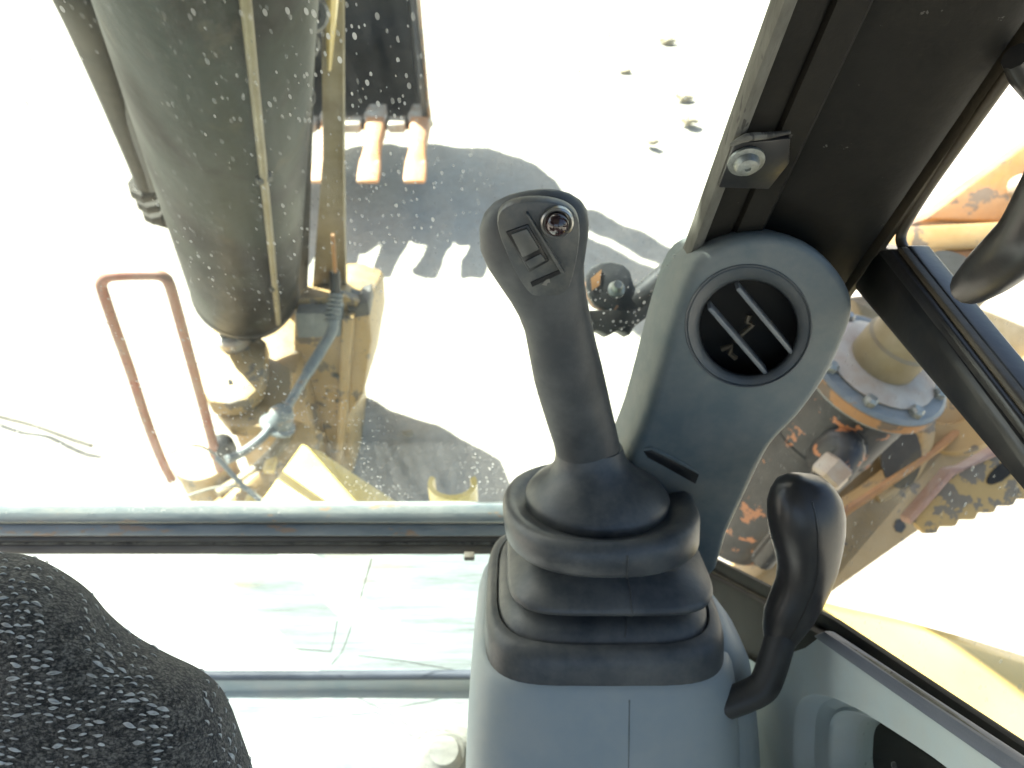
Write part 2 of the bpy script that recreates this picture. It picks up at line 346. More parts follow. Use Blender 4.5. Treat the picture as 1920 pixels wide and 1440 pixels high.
def catmull(pts, k=6):
    pts = [Vector(p) for p in pts]
    out = []
    q = [pts[0] * 2 - pts[1]] + pts + [pts[-1] * 2 - pts[-2]]
    for i in range(1, len(q) - 2):
        p0, p1, p2, p3 = q[i - 1], q[i], q[i + 1], q[i + 2]
        for s in range(k):
            t = s / k
            out.append(0.5 * ((2 * p1) + (p2 - p0) * t + (2 * p0 - 5 * p1 + 4 * p2 - p3) * t * t + (3 * p1 - p0 - 3 * p2 + p3) * t ** 3))
    out.append(pts[-1])
    return out
def tube(pts, r, n=10, smooth_k=0, cap=True, ry=None, e=2.0):
    pts = [Vector(p) for p in pts]
    if smooth_k: pts = catmull(pts, smooth_k)
    if not hasattr(r, '__len__'): rs = [r] * len(pts)
    else:
        rs = []
        for i in range(len(pts)):
            f = i / max(1, len(pts) - 1) * (len(r) - 1); k = min(int(f), len(r) - 2); rs.append(r[k] + (r[k + 1] - r[k]) * (f - k))
    t0 = (pts[1] - pts[0]).normalized()
    a = t0.orthogonal().normalized()
    rings = []
    for i, p in enumerate(pts):
        t = (pts[min(i + 1, len(pts) - 1)] - pts[max(i - 1, 0)]).normalized()
        a = (a - t * a.dot(t)).normalized(); b = t.cross(a)
        rings.append(ell(p, a * rs[i], b * (rs[i] if ry is None else ry), n, e))
    return rings_mesh(rings, cap, cap)
def prism(poly, ext, bev=0.0, seg=2):
    """solid with the outline `poly` (3-D points), thickness vector `ext`"""
    bm = bmesh.new()
    a = [bm.verts.new(p) for p in poly]; b = [bm.verts.new(Vector(p) + ext) for p in poly]
    n = len(poly)
    bm.faces.new(a); bm.faces.new(list(reversed(b)))
    for i in range(n): bm.faces.new((a[i], b[i], b[(i + 1) % n], a[(i + 1) % n]))
    bmesh.ops.recalc_face_normals(bm, faces=bm.faces)
    if bev: bmesh.ops.bevel(bm, geom=list(bm.edges), offset=bev, segments=seg, affect='EDGES', profile=0.5, clamp_overlap=True)
    return bm
def box(c, sx, sy, sz, bev=0.0, ax=None, seg=2):
    """box around c; ax = three unit axes"""
    c = Vector(c); ax = ax or (Vector((1, 0, 0)), Vector((0, 1, 0)), Vector((0, 0, 1)))
    bm = bmesh.new(); bmesh.ops.create_cube(bm, size=1.0)
    for v in bm.verts: v.co = c + ax[0] * v.co.x * sx + ax[1] * v.co.y * sy + ax[2] * v.co.z * sz
    bmesh.ops.recalc_face_normals(bm, faces=bm.faces)
    if bev: bmesh.ops.bevel(bm, geom=list(bm.edges), offset=bev, segments=seg, affect='EDGES', profile=0.5, clamp_overlap=True)
    return bm
def bx(x0, x1, y0, y1, z0, z1, bev=0.0):
    return box(((x0 + x1) / 2, (y0 + y1) / 2, (z0 + z1) / 2), abs(x1 - x0), abs(y1 - y0), abs(z1 - z0), bev)
def lathe(c, axis, prof, n=32, xdir=None):
    """prof: (radius, height along axis)"""
    axis = axis.normalized(); a = (xdir - axis * xdir.dot(axis)).normalized() if xdir else axis.orthogonal().normalized(); b = axis.cross(a)
    return rings_mesh([ell(c + axis * h, a * max(r, 1e-5), b * max(r, 1e-5), n) for r, h in prof])
def round_poly(poly, k=5):
    """smooth a closed polygon by Catmull-Rom"""
    p = [Vector(x) for x in poly]; n = len(p); out = []
    for i in range(n):
        p0, p1, p2, p3 = p[i - 1], p[i], p[(i + 1) % n], p[(i + 2) % n]
        for s in range(k):
            t = s / k
            out.append(0.5 * ((2 * p1) + (p2 - p0) * t + (2 * p0 - 5 * p1 + 4 * p2 - p3) * t * t + (3 * p1 - p0 - 3 * p2 + p3) * t ** 3))
    return out
def chaikin(poly, k=2):
    p = [Vector(x) for x in poly]
    for _ in range(k):
        q = []
        for i in range(len(p)):
            a, b = p[i], p[(i + 1) % len(p)]
            q += [a * 0.75 + b * 0.25, a * 0.25 + b * 0.75]
        p = q
    return p


def one_dusty_face(o, inward):
    """keep the dust film on the face that looks inward; the others are clean"""
    o.data.materials.append(M_CLEAR)
    for p in o.data.polygons: p.material_index = 0 if p.normal.dot(inward) > .9 else 1
    return o
# ================================================================== the setting: ground
def build_ground():
    bm = bmesh.new()
    n = 240
    def sp(i, c): s = (i / n) * 2 - 1; return c + math.sinh(s * 5.2) * 1.1
    V = []
    for j in range(n + 1):
        row = []
        for i in range(n + 1):
            x, y = sp(i, -0.2), sp(j, 3.0)
            r = math.hypot(x, y - 3)
            z = (noise.fractal(Vector((x * 0.8, y * 0.8, 3.1)), 1.0, 2.0, 5) * 0.03 + noise.fractal(Vector((x * 5.0, y * 5.0, 9.1)), 0.9, 2.0, 3) * 0.022) * min(1, 12 / (r + 1)) - 0.02
            row.append(bm.verts.new((x, y, z)))
        V.append(row)
    for j in range(n):
        for i in range(n): bm.faces.new((V[j][i], V[j][i + 1], V[j + 1][i + 1], V[j + 1][i]))
    return tag(finish('ground', bm, M_GROUND, smooth=80), 'pale dry dirt of the work site', kind='structure')
build_ground()

def stone(c, r, seed, label):
    bm = bmesh.new(); bmesh.ops.create_icosphere(bm, subdivisions=3, radius=1)
    for v in bm.verts:
        k = 1 + 0.45 * noise.noise(v.co * 1.6 + Vector((seed, 0, 0))) + 0.15 * noise.noise(v.co * 5 + Vector((0, seed, 0)))
        v.co = Vector((v.co.x * r * k * 1.5, v.co.y * r * k, v.co.z * r * 0.55 * k)) + Vector(c)
    return tag(finish('stone', bm, M_STONE, loc=c, smooth=30), label, 'stone', 'stones on the dirt')
for (u, v, r, lb) in ((1252, 76, .042, 'brown stone on the white dirt, farthest up beside the pillar'),
                      (1283, 182, .038, 'brown stone on the dirt, upper of the pair beside the pillar'),
                      (1292, 226, .036, 'flat brown stone on the dirt, lower of the pair beside the pillar'),
                      (1172, 132, .03, 'small pale stone lying alone left of the pillar stones'),
                      (1222, 265, .03, 'tiny stone lying just above the striped shadow'),
                      (765, 812, .014, 'little clod at the edge of the near shadow')):
    c = Pz(u, v, 0.01); stone(c, r, u * 0.01, lb)

# ================================================================== the cab
XW = 0.22                                            # plane of the right cab wall
cab = thing('excavator_cab', (-0.3, 0.0, 1.13), 'dark framed excavator cab with dusty windscreen seen from inside', 'cab')
FLOORZ = 1.03
finish('cab_floor', bx(-0.86, 0.30, -1.1, 0.497, .98, FLOORZ), M_FLOOR, cab)
finish('roof', bx(-0.92, 0.30, -1.15, 0.16, 2.62, 2.72, 0.02), M_CABIN, cab)
finish('rear_wall', bx(-0.86, 0.22, -1.12, -1.06, 1.0, 1.85), M_CABIN, cab)
finish('right_rear_wall', bx(0.225, 0.265, -1.06, -0.12, 1.0, 1.75), M_CABIN, cab)
finish('left_rear_wall', bx(-0.90, -0.86, -0.98, -0.05, 1.221, 1.6), M_CABIN, cab)
finish('added_shade_visor', prism([Vector(q) for q in ((-.92, .165, 2.6), (.30, .165, 2.6), (.30, .725, 2.6), (-.33, .725, 2.6), (-.43, .98, 2.6), (-.92, .98, 2.6))], Vector((0, 0, .03)), .006), M_PILLAR, cab)  # unseen visor, added and cut to keep sun off the joystick and console
finish('rear_post', bx(-0.90, -0.80, -1.12, -0.98, 1.15, 2.62, .01), M_PILLAR, cab)
finish('rear_post', bx(0.20, 0.30, -1.12, -0.98, 1.15, 2.62, .01), M_PILLAR, cab)
d = finish('door', bx(-0.90, -0.86, -1.0, 0.47, 1.10, 1.22, .01), M_CABIN, cab)
finish('door_header', bx(-0.90, -0.86, -0.98, 0.22, 2.22, 2.62, .01), M_CABIN, cab)

# windscreen: one leaning upper pane, one small upright lower pane
def ws(x, z, off=0.0): return Vector((x, wsy(z), z)) + WS_N * off
pane = prism([ws(-0.84, 1.45, -.006), ws(0.112, 1.45, -.006), ws(0.112, 2.6, -.006), ws(-0.84, 2.6, -.006)], -WS_N * 0.004)
one_dusty_face(finish('windscreen_pane', bm=pane, m=M_GLASS, parent=cab, smooth=0), WS_N)
low = finish('lower_window_pane', prism([Vector((-0.84, 0.51, 1.05)), Vector((0.2, 0.51, 1.05)), Vector((0.2, 0.51, 1.40)), Vector((-0.84, 0.51, 1.40))], Vector((0, .004, 0))), M_GLASSLOW, cab, smooth=0)
one_dusty_face(low, Vector((0, -1, 0)))
low['label'] = 'cracked, dirt-streaked lower window pane'
def pl(u, v): return Py(u, v, 0.507)
for ln in ([(632, 1165), (627, 1195), (620, 1222)], [(620, 1222), (560, 1217), (480, 1214)], [(697, 1048), (676, 1120), (652, 1195)],
           [(652, 1195), (640, 1225), (622, 1246)], [(672, 1229), (760, 1240), (856, 1257)]):
    finish('crack', tube([pl(*p) for p in ln], 0.0008, 5), M_CRACK, low)
finish('window_seal', tube([Vector((-0.86, 0.500, 1.056)), Vector((-.3, 0.500, 1.057)), Vector((0.2, 0.500, 1.064))], .0075, 10), M_STRIP, cab)
finish('window_ledge', prism([Vector((-0.86, .480, FLOORZ - .01)), Vector((-0.86, .5, 1.05)), Vector((-.86, .509, 1.05)), Vector((-.86, .509, FLOORZ - .01))], Vector((1.06, 0, 0)), .002), M_FLOOR, cab)
# rail across the front, between the two panes
def railpart(name, v0, v1, off, th, m, parent, x0=-.84, x1=.19, bev=.002):
    a = P(960, v0, .872 - off); b = P(960, v1, .872 - off)
    poly = [Vector((x0, a.y, a.z)), Vector((x1, a.y, a.z)), Vector((x1, b.y, b.z)), Vector((x0, b.y, b.z))]
    return finish(name, prism(poly, Fv * th, bev), m, parent)
rail = railpart('front_rail', 944, 981, 0.012, 0.022, M_RAIL, cab, bev=.006)
rail['label'] = 'worn blue-grey metal rail across below the windscreen'
railpart('rail_face', 982.5, 1006, 0.004, 0.016, M_RAIL, rail, bev=.003)
railpart('rubber_lip', 1007, 1017, -0.002, 0.016, M_RAILBR, rail)
railpart('metal_trim', 1018, 1021, 0.001, 0.016, M_SEAL, rail, bev=.0006)
railpart('rubber_lip', 1022, 1040, -0.003, 0.018, M_RAILBR, rail)
cl = finish('clip', box(P(880, 1043, .866), .012, .008, .008, .001), M_HOSEBR, rail)

# right front pillar, swept along the leaning windscreen plane
pil = None
def sweep_pillar(name, prof, m, z0=1.30, z1=2.62, parent=None, bev=0, xs=None):
    """prof: (s across from the glass edge, height towards the driver)"""
    rings = []
    for k in range(13):
        z = z0 + (z1 - z0) * k / 12
        xe = 0.098 + 0.012 * (z - 1.75) / 0.35
        rings.append([ws(xe + s, z, h) for s, h in prof])
    bm = rings_mesh(rings)
    return finish(name, bm, m, parent or pil, smooth=35)
pil = sweep_pillar('front_pillar', [(.0418, -.03), (.0418, -.006), (.046, -.008), (.060, -.004), (.085, .004), (.100, .006), (.108, .003), (.113, -.006), (.115, -.03)], M_PILLAR, parent=cab)
pil['label'] = 'wide brown-black right front pillar with a bolted plate'
sweep_pillar('glass_seal', [(.001, -.007), (.001, .002), (.0025, .0045), (.0055, .005), (.008, .004), (.008, -.007)], M_SEAL)
sweep_pillar('inner_channel', [(.0083, -.02), (.0083, .001), (.0225, .001), (.0232, -.0015), (.0246, -.0015), (.0252, .003), (.039, .003), (.0415, .0), (.0415, -.02)], M_PILLAR)
# the side window's light rubber strip on the pillar's far edge
sweep_pillar('window_strip', [(.1155, -.03), (.1155, -.006), (.1175, -.001), (.121, -.001), (.123, -.006), (.123, -.03)], M_OLIVE)
sweep_pillar('window_strip', [(.1235, -.035), (.1235, -.012), (.128, -.010), (.131, -.014), (.131, -.035)], M_FRAME)
# bolted plate
bc = Pw(1397, 293, .004)
pa = [Pw(u, v, .0035) for u, v in ((1375, 262), (1480, 252), (1478, 300), (1440, 348), (1345, 345))]
bp = finish('bolt_plate', prism(pa, WS_N * .003, .001), M_FRAME, pil)
finish('washer', lathe(bc + WS_N * .003, WS_N, [(.0001, 0), (.0092, 0), (.0092, .0015), (.0075, .002), (.0001, .002)]), M_BOLT, pil)
finish('bolt_head', lathe(bc + WS_N * .005, WS_N, [(.0001, 0), (.0066, 0), (.0066, .001), (.0052, .0035), (.003, .0042), (.0016, .0042), (.0014, .003), (.0001, .003)], 24), M_BOLT, pil)
# a worn lip where the plate laps the seal
finish('plate_lip', tube([Pw(1370, 272, .009), Pw(1400, 258, .008), Pw(1440, 254, .007), Pw(1482, 248, .006)], [.001, .0022, .0018, .0008], 8, 4), M_SEAL, pil)

finish('left_front_pillar', prism([ws(-.93, 1.0, .01), ws(-.842, 1.0, .01), ws(-.842, 2.6, .01), ws(-.93, 2.6, .01)], -WS_N * .05, .006), M_PILLAR, cab)
# outside hinge on the pillar
hg = thing('mirror_hinge', P(1165, 560, .66), 'black hinge with a bolt and chipped paint outside the windscreen by the pillar', 'hinge')
def hp(u, v, d=.66): return P(u, v, d)
finish('hinge_plate', prism(chaikin([hp(1098, 545), hp(1100, 505), hp(1135, 488), hp(1180, 498), (hp(1190, 540)), hp(1205, 560), hp(1195, 585), hp(1120, 580)], 1), Fv * .025, .002), M_CYL, hg)
finish('hinge_block', prism([hp(1100, 582), hp(1200, 578), hp(1255, 520), hp(1262, 560), hp(1190, 612), hp(1180, 630), hp(1160, 618), hp(1140, 630), hp(1120, 618), hp(1100, 628)], Fv * .03, .002), M_DARKSTEEL, hg)
finish('hinge_arm', tube([hp(1195, 565, .67), hp(1235, 530, .66), hp(1275, 500, .65)], .012, 10, 4), M_CYL, hg)
finish('bolt', lathe(hp(1155, 545, .655), -Fv + Uv * .3, [(.0001, 0), (.0075, 0), (.0075, .004), (.005, .006), (.005, .011), (.0035, .013), (.0001, .013)], 18), M_BOLT, hg)
finish('paint_chip', prism([hp(1108, 522, .6585), hp(1128, 505, .6585), hp(1124, 535, .6585), hp(1110, 545, .6585)], Fv * .001), M_RUST, hg)

# ------------------------------------------------------------------ right-hand window frames
sw = None
def X(u, v, x=XW): return Px(u, v, x)
def barpiece(name, pts, x, th, m, bev=.002, parent=None):
    return finish(name, prism([X(u, v, x) for u, v in pts], Vector((th, 0, 0)), bev), m, parent or sw)
# crossbar: seen from inside its dark lower face, blue-lit upper edge and the olive seals above it
sw = barpiece('side_window_frame', [(1560, 500), (1590, 455), (1650, 470), (2050, 1010), (2050, 1095)], .222, .030, M_FRAME, .006, cab)
barpiece('crossbar_edge', [(1640, 470), (1668, 466), (2050, 968), (2050, 1000), ], .217, .012, M_FRAME, .004)
barpiece('seal', [(1674, 465), (1688, 462), (2050, 925), (2050, 955)], .220, .014, M_OLIVE, .003)
barpiece('seal', [(1692, 461), (1704, 460), (2050, 897), (2050, 916)], .224, .012, M_FRAME, .003)
# rounded lower front corner of the upper window
cr = [X(u, v, .228) for u, v in ((1930, 85), (1830, 225), (1745, 345), (1703, 412), (1690, 440), (1692, 460), (1708, 482), (1760, 550), (1840, 655), (1990, 850))]
finish('corner_gasket', tube(cr, .0030, 10, 6), M_OLIVE, sw)
# sill: dark frame below the lower pane, rising to the rear
barpiece('sill_frame', [(1300, 1028), (1560, 1160), (1960, 1428), (1960, 1455), (1545, 1182), (1300, 1050)], .221, .006, M_PILLAR, .002)
barpiece('sill_seal', [(1300, 1052), (1545, 1184), (1960, 1457), (1960, 1466), (1543, 1190), (1300, 1060)], .219, .012, M_OLIVE, .001)
barpiece('lower_trim', [(1300, 1062), (1543, 1192), (1600, 1228), (1500, 1268), (1400, 1330), (1300, 1240)], .212, .02, M_PILLAR, .003)
pane2 = one_dusty_face(finish('side_pane', prism([Vector((.236, -.9, 1.30)), Vector((.236, wsy(1.3), 1.30)), Vector((.236, wsy(2.6), 2.6)), Vector((.236, -.9, 2.6))], Vector((.004, 0, 0))), M_GLASSSIDE, sw, smooth=0), Vector((-1, 0, 0)))

# grab handle in the upper right window
gh = tag(finish('grab_handle', tube([X(1800, 545, .215), X(1822, 535, .205), X(1860, 505, .195), X(1900, 470, .190), X(1940, 425, .188), X(1990, 330, .188)],
        [.0035, .0085, .0105, .011, .011, .011], 16, 6, ry=None), M_KNOB), 'black curved grab handle across the upper right window', 'handle')
kn = tag(finish('window_latch', tube([Pw(1905, 105, .012), Pw(1925, 130, .012), Pw(1950, 160, .012)], [.006, .008, .008], 10, 4), M_FRAME), 'black window latch at the top right edge of the pillar', 'latch')

# ------------------------------------------------------------------ light grey side panel with a pocket
XP = .206
outer = [(1330, 1190), (1420, 1245), (1510, 1215), (1540, 1192), (1960, 1470), (2150, 1640), (2150, 1950), (1330, 1950)]
hole = [(1492, 1470), (1486, 1370), (1496, 1318), (1530, 1302), (1590, 1320), (1690, 1380), (1790, 1452), (1860, 1540), (1840, 1640), (1560, 1640)]
def panel_with_pocket():
    bm = bmesh.new()
    def loop(pts):
        vs = [bm.verts.new(p) for p in pts]
        return vs, [bm.edges.new((vs[i], vs[(i + 1) % len(vs)])) for i in range(len(vs))]
    hp_ = round_poly([X(u, v, XP) for u, v in hole], 5)
    ov, oe = loop([X(u, v, XP) for u, v in outer]); hv, he = loop(hp_)
    bmesh.ops.triangle_fill(bm, use_beauty=True, use_dissolve=False, edges=oe + he)
    cen = sum(hp_, Vector()) / len(hp_)
    prev = hv
    for sc, dx in ((0.985, .001), (0.965, .005), (0.94, .014), (0.80, .017), (0.74, .015), (0.70, .017), (0.66, .026), (0.60, .040)):
        cur = [bm.verts.new(cen + (p - cen) * sc + Vector((dx, 0, 0))) for p in hp_]
        for i in range(len(cur)):
            j = (i + 1) % len(cur); bm.faces.new((prev[i], prev[j], cur[j], cur[i]))
        prev = cur
    bm.faces.new(prev)
    return bm, cen, hp_
bm, pcen, hpts = panel_with_pocket()
sp = finish('side_panel', bm, M_SIDE, cab, smooth=50, normals=True)
sp['label'] = 'light teal-grey moulded side panel with a pocket'
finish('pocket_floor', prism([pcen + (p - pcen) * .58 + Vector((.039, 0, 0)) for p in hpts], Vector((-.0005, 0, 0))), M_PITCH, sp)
finish('sill_strip', prism([X(u, v, .203) for u, v in ((1518, 1192), (1543, 1182), (1960, 1462), (2150, 1600), (2150, 1650), (1960, 1505))], Vector((.008, 0, 0)), .003), M_STRIP, sp)
finish('stitch_trim', tube([X(u, v, .206) for u, v in ((1552, 1188), (1700, 1283), (1960, 1462))], .0016, 6), M_SEAL, sp)
finish('screw', lathe(X(1676, 1436, .203), Vector((-1, 0, 0)), [(.0001, -.001), (.002, -.001), (.002, .0005), (.0001, .001)], 12), M_SWITCH, sp)
# ================================================================== joystick and its console
# local frame of the console top: AX along the bellows, BX forward, RX right; the top leans forwards
S = .56 / FPX
AX = (Uv * .948 - Fv * .319).normalized()
BX = AX.cross(Vector((-1, 0, 0))).normalized()
if BX.dot(Fv) < 0: BX = -BX
RX = Vector((1, 0, 0))
C0 = P(1120, 1086, .545)
K = .925
con = thing('control_console', C0 - Vector((0, 0.02, .45)), 'grey plastic control console with a moulding seam under the joystick', 'console')
def cring(h, hw, hd, e, dx=0, dy=0, n=56):
    return ell(C0 + AX * h * K + RX * dx * K + BX * dy * K, RX * hw * K, BX * hd * K, n, e)
secs = [(-.024, .0885, .0885, 5.0, 0, 0), (-.026, .092, .091, 5.0, 0, 0), (-.030, .0945, .093, 5.0, 0, 0), (-.040, .097, .095, 5.2, 0, -.001), (-.08, .101, .102, 5.5, 0, -.004),
        (-.14, .104, .110, 6, 0, -.008), (-.22, .106, .118, 6, 0, -.012), (-.40, .108, .13, 6, 0, -.02)]
rings = [cring(h, w, d_, e, dx, dy, 96) for h, w, d_, e, dx, dy in secs]
finish('shell', rings_mesh(rings), M_GREY, con, smooth=60)
# seam: a fine raised bead down the rear face
def conpt(h, off=0.0, dx=.013):
    f = 0
    for a, b in zip(secs, secs[1:]):
        if b[0] <= h <= a[0]:
            f = (h - a[0]) / (b[0] - a[0]); hd = a[2] + (b[2] - a[2]) * f; dy = a[5] + (b[5] - a[5]) * f; return C0 + AX * h * K + RX * dx * K + BX * (dy - hd - off) * K
    return C0
finish('seam', tube([conpt(h, -.0003) for h in (-.034, -.06, -.09, -.13, -.18, -.25, -.33)], .0007, 6), M_DUCT, con)
# second shell half standing behind on the right
rg = []
for k in range(12):
    h = -.012 - .03 * k
    w = .030 + .016 * (1 - math.exp(-k / 2.0)) - (.012 if k == 0 else 0)
    rg.append(ell(C0 + AX * h * K + RX * (.066 + .004 * k / 3) + BX * (-.012 - .004 * k), RX * w, BX * (.05 + .002 * k - (.02 if k == 0 else 0)), 32, 3.5))
finish('side_cover', rings_mesh(rg), M_GREY, con, smooth=60)

joy = thing('joystick', C0, 'black joystick with a rocker switch and round button on ribbed rubber bellows', 'joystick')
# base plate with a deep lip
base = [(-.030, .0845, .0865, 5.0), (-.027, .0885, .0905, 5.0), (-.010, .0880, .0900, 4.6), (-.003, .0862, .088, 4.3), (.000, .0825, .084, 4.1), (.0005, .0795, .080, 4.0), (-.004, .077, .077, 4)]
finish('base_frame', rings_mesh([cring(h, w, d_, e) for h, w, d_, e in base]), M_RUBBER, joy, smooth=50)
bel = [(-.006, .079, .079, 4.0, 0), (.004, .077, .077, 3.8, 0), (.009, .069, .068, 3.6, .002), (.0115, .060, .0595, 4.6, .003), (.0150, .0605, .060, 4.6, .004), (.0162, .068, .0675, 4.6, .004), (.0190, .0745, .074, 4.6, .004), (.0225, .0755, .075, 4.6, .004), (.0255, .0735, .073, 4.4, .004),
       (.031, .067, .066, 3.8, .004), (.037, .059, .058, 3.2, .003), (.041, .0545, .054, 2.6, .002), (.0435, .0550, .0545, 2.4, .001), (.0448, .064, .063, 2.3, 0), (.047, .0705, .070, 2.45, 0), (.050, .0730, .0725, 2.45, 0), (.066, .0735, .0725, 2.4, -.001),
       (.070, .0715, .0705, 2.35, -.001), (.0725, .068, .067, 2.1, -.002), (.070, .061, .060, 2.05, -.003), (.0675, .0555, .0545, 2, -.003), (.0675, .052, .051, 2, -.003)]
finish('bellows', rings_mesh([cring(h, w, d_, e, dx) for h, w, d_, e, dx in bel]), M_RUBBER, joy, smooth=70)
cone = [(.064, .050, .049, -.003), (.067, .0535, .0525, -.003), (.074, .0545, .0535, -.003), (.0775, .053, .052, -.004), (.084, .048, .046, -.004), (.089, .041, .039, -.005), (.094, .034, .032, -.006), (.100, .0285, .027, -.0075), (.106, .0262, .0245, -.009), (.114, .0250, .0235, -.0105)]
finish('collar', rings_mesh([cring(h, w, d_, 2.0, dx) for h, w, d_, dx in cone]), M_RUBBER, joy, smooth=70)
# moulding seam down the bellows front
finish('mould_seam', tube([C0 + (AX * h + RX * (dx + .011) - BX * d_) * K for h, w, d_, e, dx in bel[1:-5]], .0006, 5), M_RUBBER, joy)

# the grip: (u centre, v, depth, half width px, depth/width ratio, squareness)
gs = [(1108, 880, .545, 64, .95, 2.0), (1104, 850, .539, 60, .95, 2.0), (1096, 815, .531, 60.5, .95, 2.0), (1086, 780, .523, 62, .95, 2.0), (1074, 735, .512, 64, .95, 2.0), (1065, 700, .504, 65, .95, 2.05), (1054, 650, .492, 63.5, .95, 2.1),
      (1045, 605, .482, 63, .94, 2.2), (1035, 570, .474, 66, .92, 2.3), (1025, 540, .467, 72, .85, 2.4), (1014, 508, .460, 82, .75, 2.5), (1006, 478, .453, 94, .66, 2.5), (1001, 450, .447, 102, .60, 2.5), (1001, 422, .441, 103, .57, 2.5), (1004, 400, .436, 97, .55, 2.4),
      (1007, 383, .432, 84, .52, 2.3), (1009, 371, .4295, 65, .48, 2.2), (1010, 363, .4275, 42, .42, 2.1), (1010, 359, .4265, 16, .3, 2.0)]
gs = [(a_, b_, c_ - .026, *r_) for a_, b_, c_, *r_ in gs]
gc = [P(u, v, d_) for u, v, d_, *_ in gs]
gr = []
for i, (u, v, d_, hw, rt, e) in enumerate(gs):
    t = (gc[min(i + 1, len(gc) - 1)] - gc[max(i - 1, 0)]).normalized()
    t = (Vector((t.x, t.y, t.z)) * .5 + (gc[-3] - gc[0]).normalized() * .5).normalized()
    a = (RX - t * RX.dot(t)).normalized(); b = t.cross(a)
    w = hw * d_ / FPX
    gr.append(ell(gc[i], a * w, b * (w * rt), 48, e))
finish('grip', rings_mesh(gr), M_BLACK, joy, smooth=80)
# switch panel lies on the flattened face of the head: a plane through three surface points
GT = (gc[-6] - gc[8]).normalized(); GA = (RX - GT * RX.dot(GT)).normalized()
GN = GA.cross(GT)
if GN.dot(Fv) > 0: GN = -GN
GO = P(1001, 440, .4185) + GN * .0175
def G(u, v, off=0.0):
    o = GO + GN * off; r = ray(u, v); return CAM + r * ((o - CAM).dot(GN) / r.dot(GN))
def gp(pts, off, th, bev=0.0, rnd=0):
    q = [G(u, v, off) for u, v in pts]
    if rnd: q = chaikin(q, rnd)
    return prism(q, -GN * th, bev)
pan = finish('switch_panel', gp([(925, 405), (965, 378), (1040, 378), (1085, 400), (1088, 450), (1075, 520), (1062, 552), (1010, 562), (985, 545), (950, 480)], .0012, .008, .0012, 2), M_PANEL, joy)
finish('rocker_frame', gp([(948, 436), (990, 421), (1030, 490), (993, 511)], .0022, .004, .0006), M_SWITCH, pan)
finish('rocker', gp([(958, 440), (988, 429), (1012, 468), (980, 484)], .0040, .004, .0008), M_ROCKER, pan)
finish('rocker', gp([(984, 491), (1014, 476), (1024, 489), (994, 505)], .0030, .003, .0006), M_PANEL, pan)
finish('divider', prism([G(986, 394, .0008), G(992, 398, .0008), G(1059, 506, .0008), G(1053, 508, .0008)], GN * .0045, .0006), M_PANEL, pan)
finish('label_plate', gp([(995, 530), (1050, 506), (1054, 512), (998, 538)], .0017, .001), M_SWITCH, pan)
finish('arrow_mark', gp([(1016, 534), (1024, 524), (1030, 522), (1032, 530), (1027, 530), (1025, 536)], .0017, .001), M_MARK, pan)
bn = G(1044, 414, .0012)
btn = finish('button_ring', lathe(bn, GN, [(.0001, 0), (.0088, 0), (.0088, .0028), (.0078, .0036), (.0070, .0030), (.0068, .001), (.0001, .001)], 32), M_CHROME, pan)
finish('button', lathe(bn, GN, [(.0001, .001), (.0062, .001), (.0064, .004), (.0058, .0065), (.0040, .0085), (.0018, .0094), (.0001, .0096)], 32), M_BUTTON, btn)

# ------------------------------------------------------------------ air duct with round vent
vd = thing('air_duct', P(1330, 900, .52), 'grey air duct with a round black vent beside the pillar', 'air vent')
VN = (-Fv * .82 - Uv * .55 - Rv * .12).normalized()        # the face looks back, a little up and to the left
VO = P(1400, 620, .456)
def Vf(u, v, off=0.0):
    o = VO + VN * off; r = ray(u, v); return CAM + r * ((o - CAM).dot(VN) / r.dot(VN))
face = [(1352, 480), (1395, 463), (1450, 460), (1506, 476), (1550, 512), (1578, 555), (1582, 592), (1566, 640), (1535, 705), (1485, 775), (1440, 822), (1412, 868), (1385, 925), (1350, 1000), (1310, 1090),
        (1172, 1090), (1194, 900), (1200, 860), (1228, 790), (1254, 705), (1274, 635), (1298, 560), (1322, 502)]
fo = [Vf(u, v) for u, v in face]
fo = round_poly(fo, 3)
def circ(off, rpx, n=48):
    c = Vf(1402, 617, off); ax = (Vf(1502, 617, off) - c); ay = (Vf(1402, 517, off) - c)
    return [c + ax * (rpx / 100) * math.cos(2 * math.pi * i / n) + ay * (rpx / 100) * math.sin(2 * math.pi * i / n) for i in range(n)]
def duct_shell():
    bm = bmesh.new()
    cen = sum(fo, Vector()) / len(fo)
    def loop(pts):
        vs = [bm.verts.new(p) for p in pts]
        return vs, [bm.edges.new((vs[i], vs[(i + 1) % len(vs)])) for i in range(len(vs))]
    fv, fe = loop(fo); hv, he = loop(circ(0, 120))
    bmesh.ops.triangle_fill(bm, use_beauty=True, use_dissolve=False, edges=fe + he)
    back = (Fv * .95 + Uv * .30 - Rv * .14)
    prev = fv
    nrm = []
    n = len(fo)
    for i in range(n):
        t = (fo[(i + 1) % n] - fo[i - 1]).normalized(); o = t.cross(VN)
        if o.dot(fo[i] - cen) < 0 and abs(o.dot(fo[i] - cen)) > 1e-3: pass
        nrm.append(o)
    sgn = 1 if sum(nrm[i].dot(fo[i] - cen) for i in range(n)) > 0 else -1
    for out, dp in ((.0022, .0006), (.0042, .0018), (.0060, .0042), (.0072, .0078), (.0078, .013), (.008, .02), (.008, .032), (.008, .044)):
        cur = [bm.verts.new(fo[i] + nrm[i] * sgn * out + back * dp) for i in range(n)]
        for i in range(n):
            j = (i + 1) % n; bm.faces.new((prev[i], prev[j], cur[j], cur[i]))
        prev = cur
    bm.faces.new(prev)
    return bm
finish('duct_shell', duct_shell(), M_DUCT, vd, smooth=50)
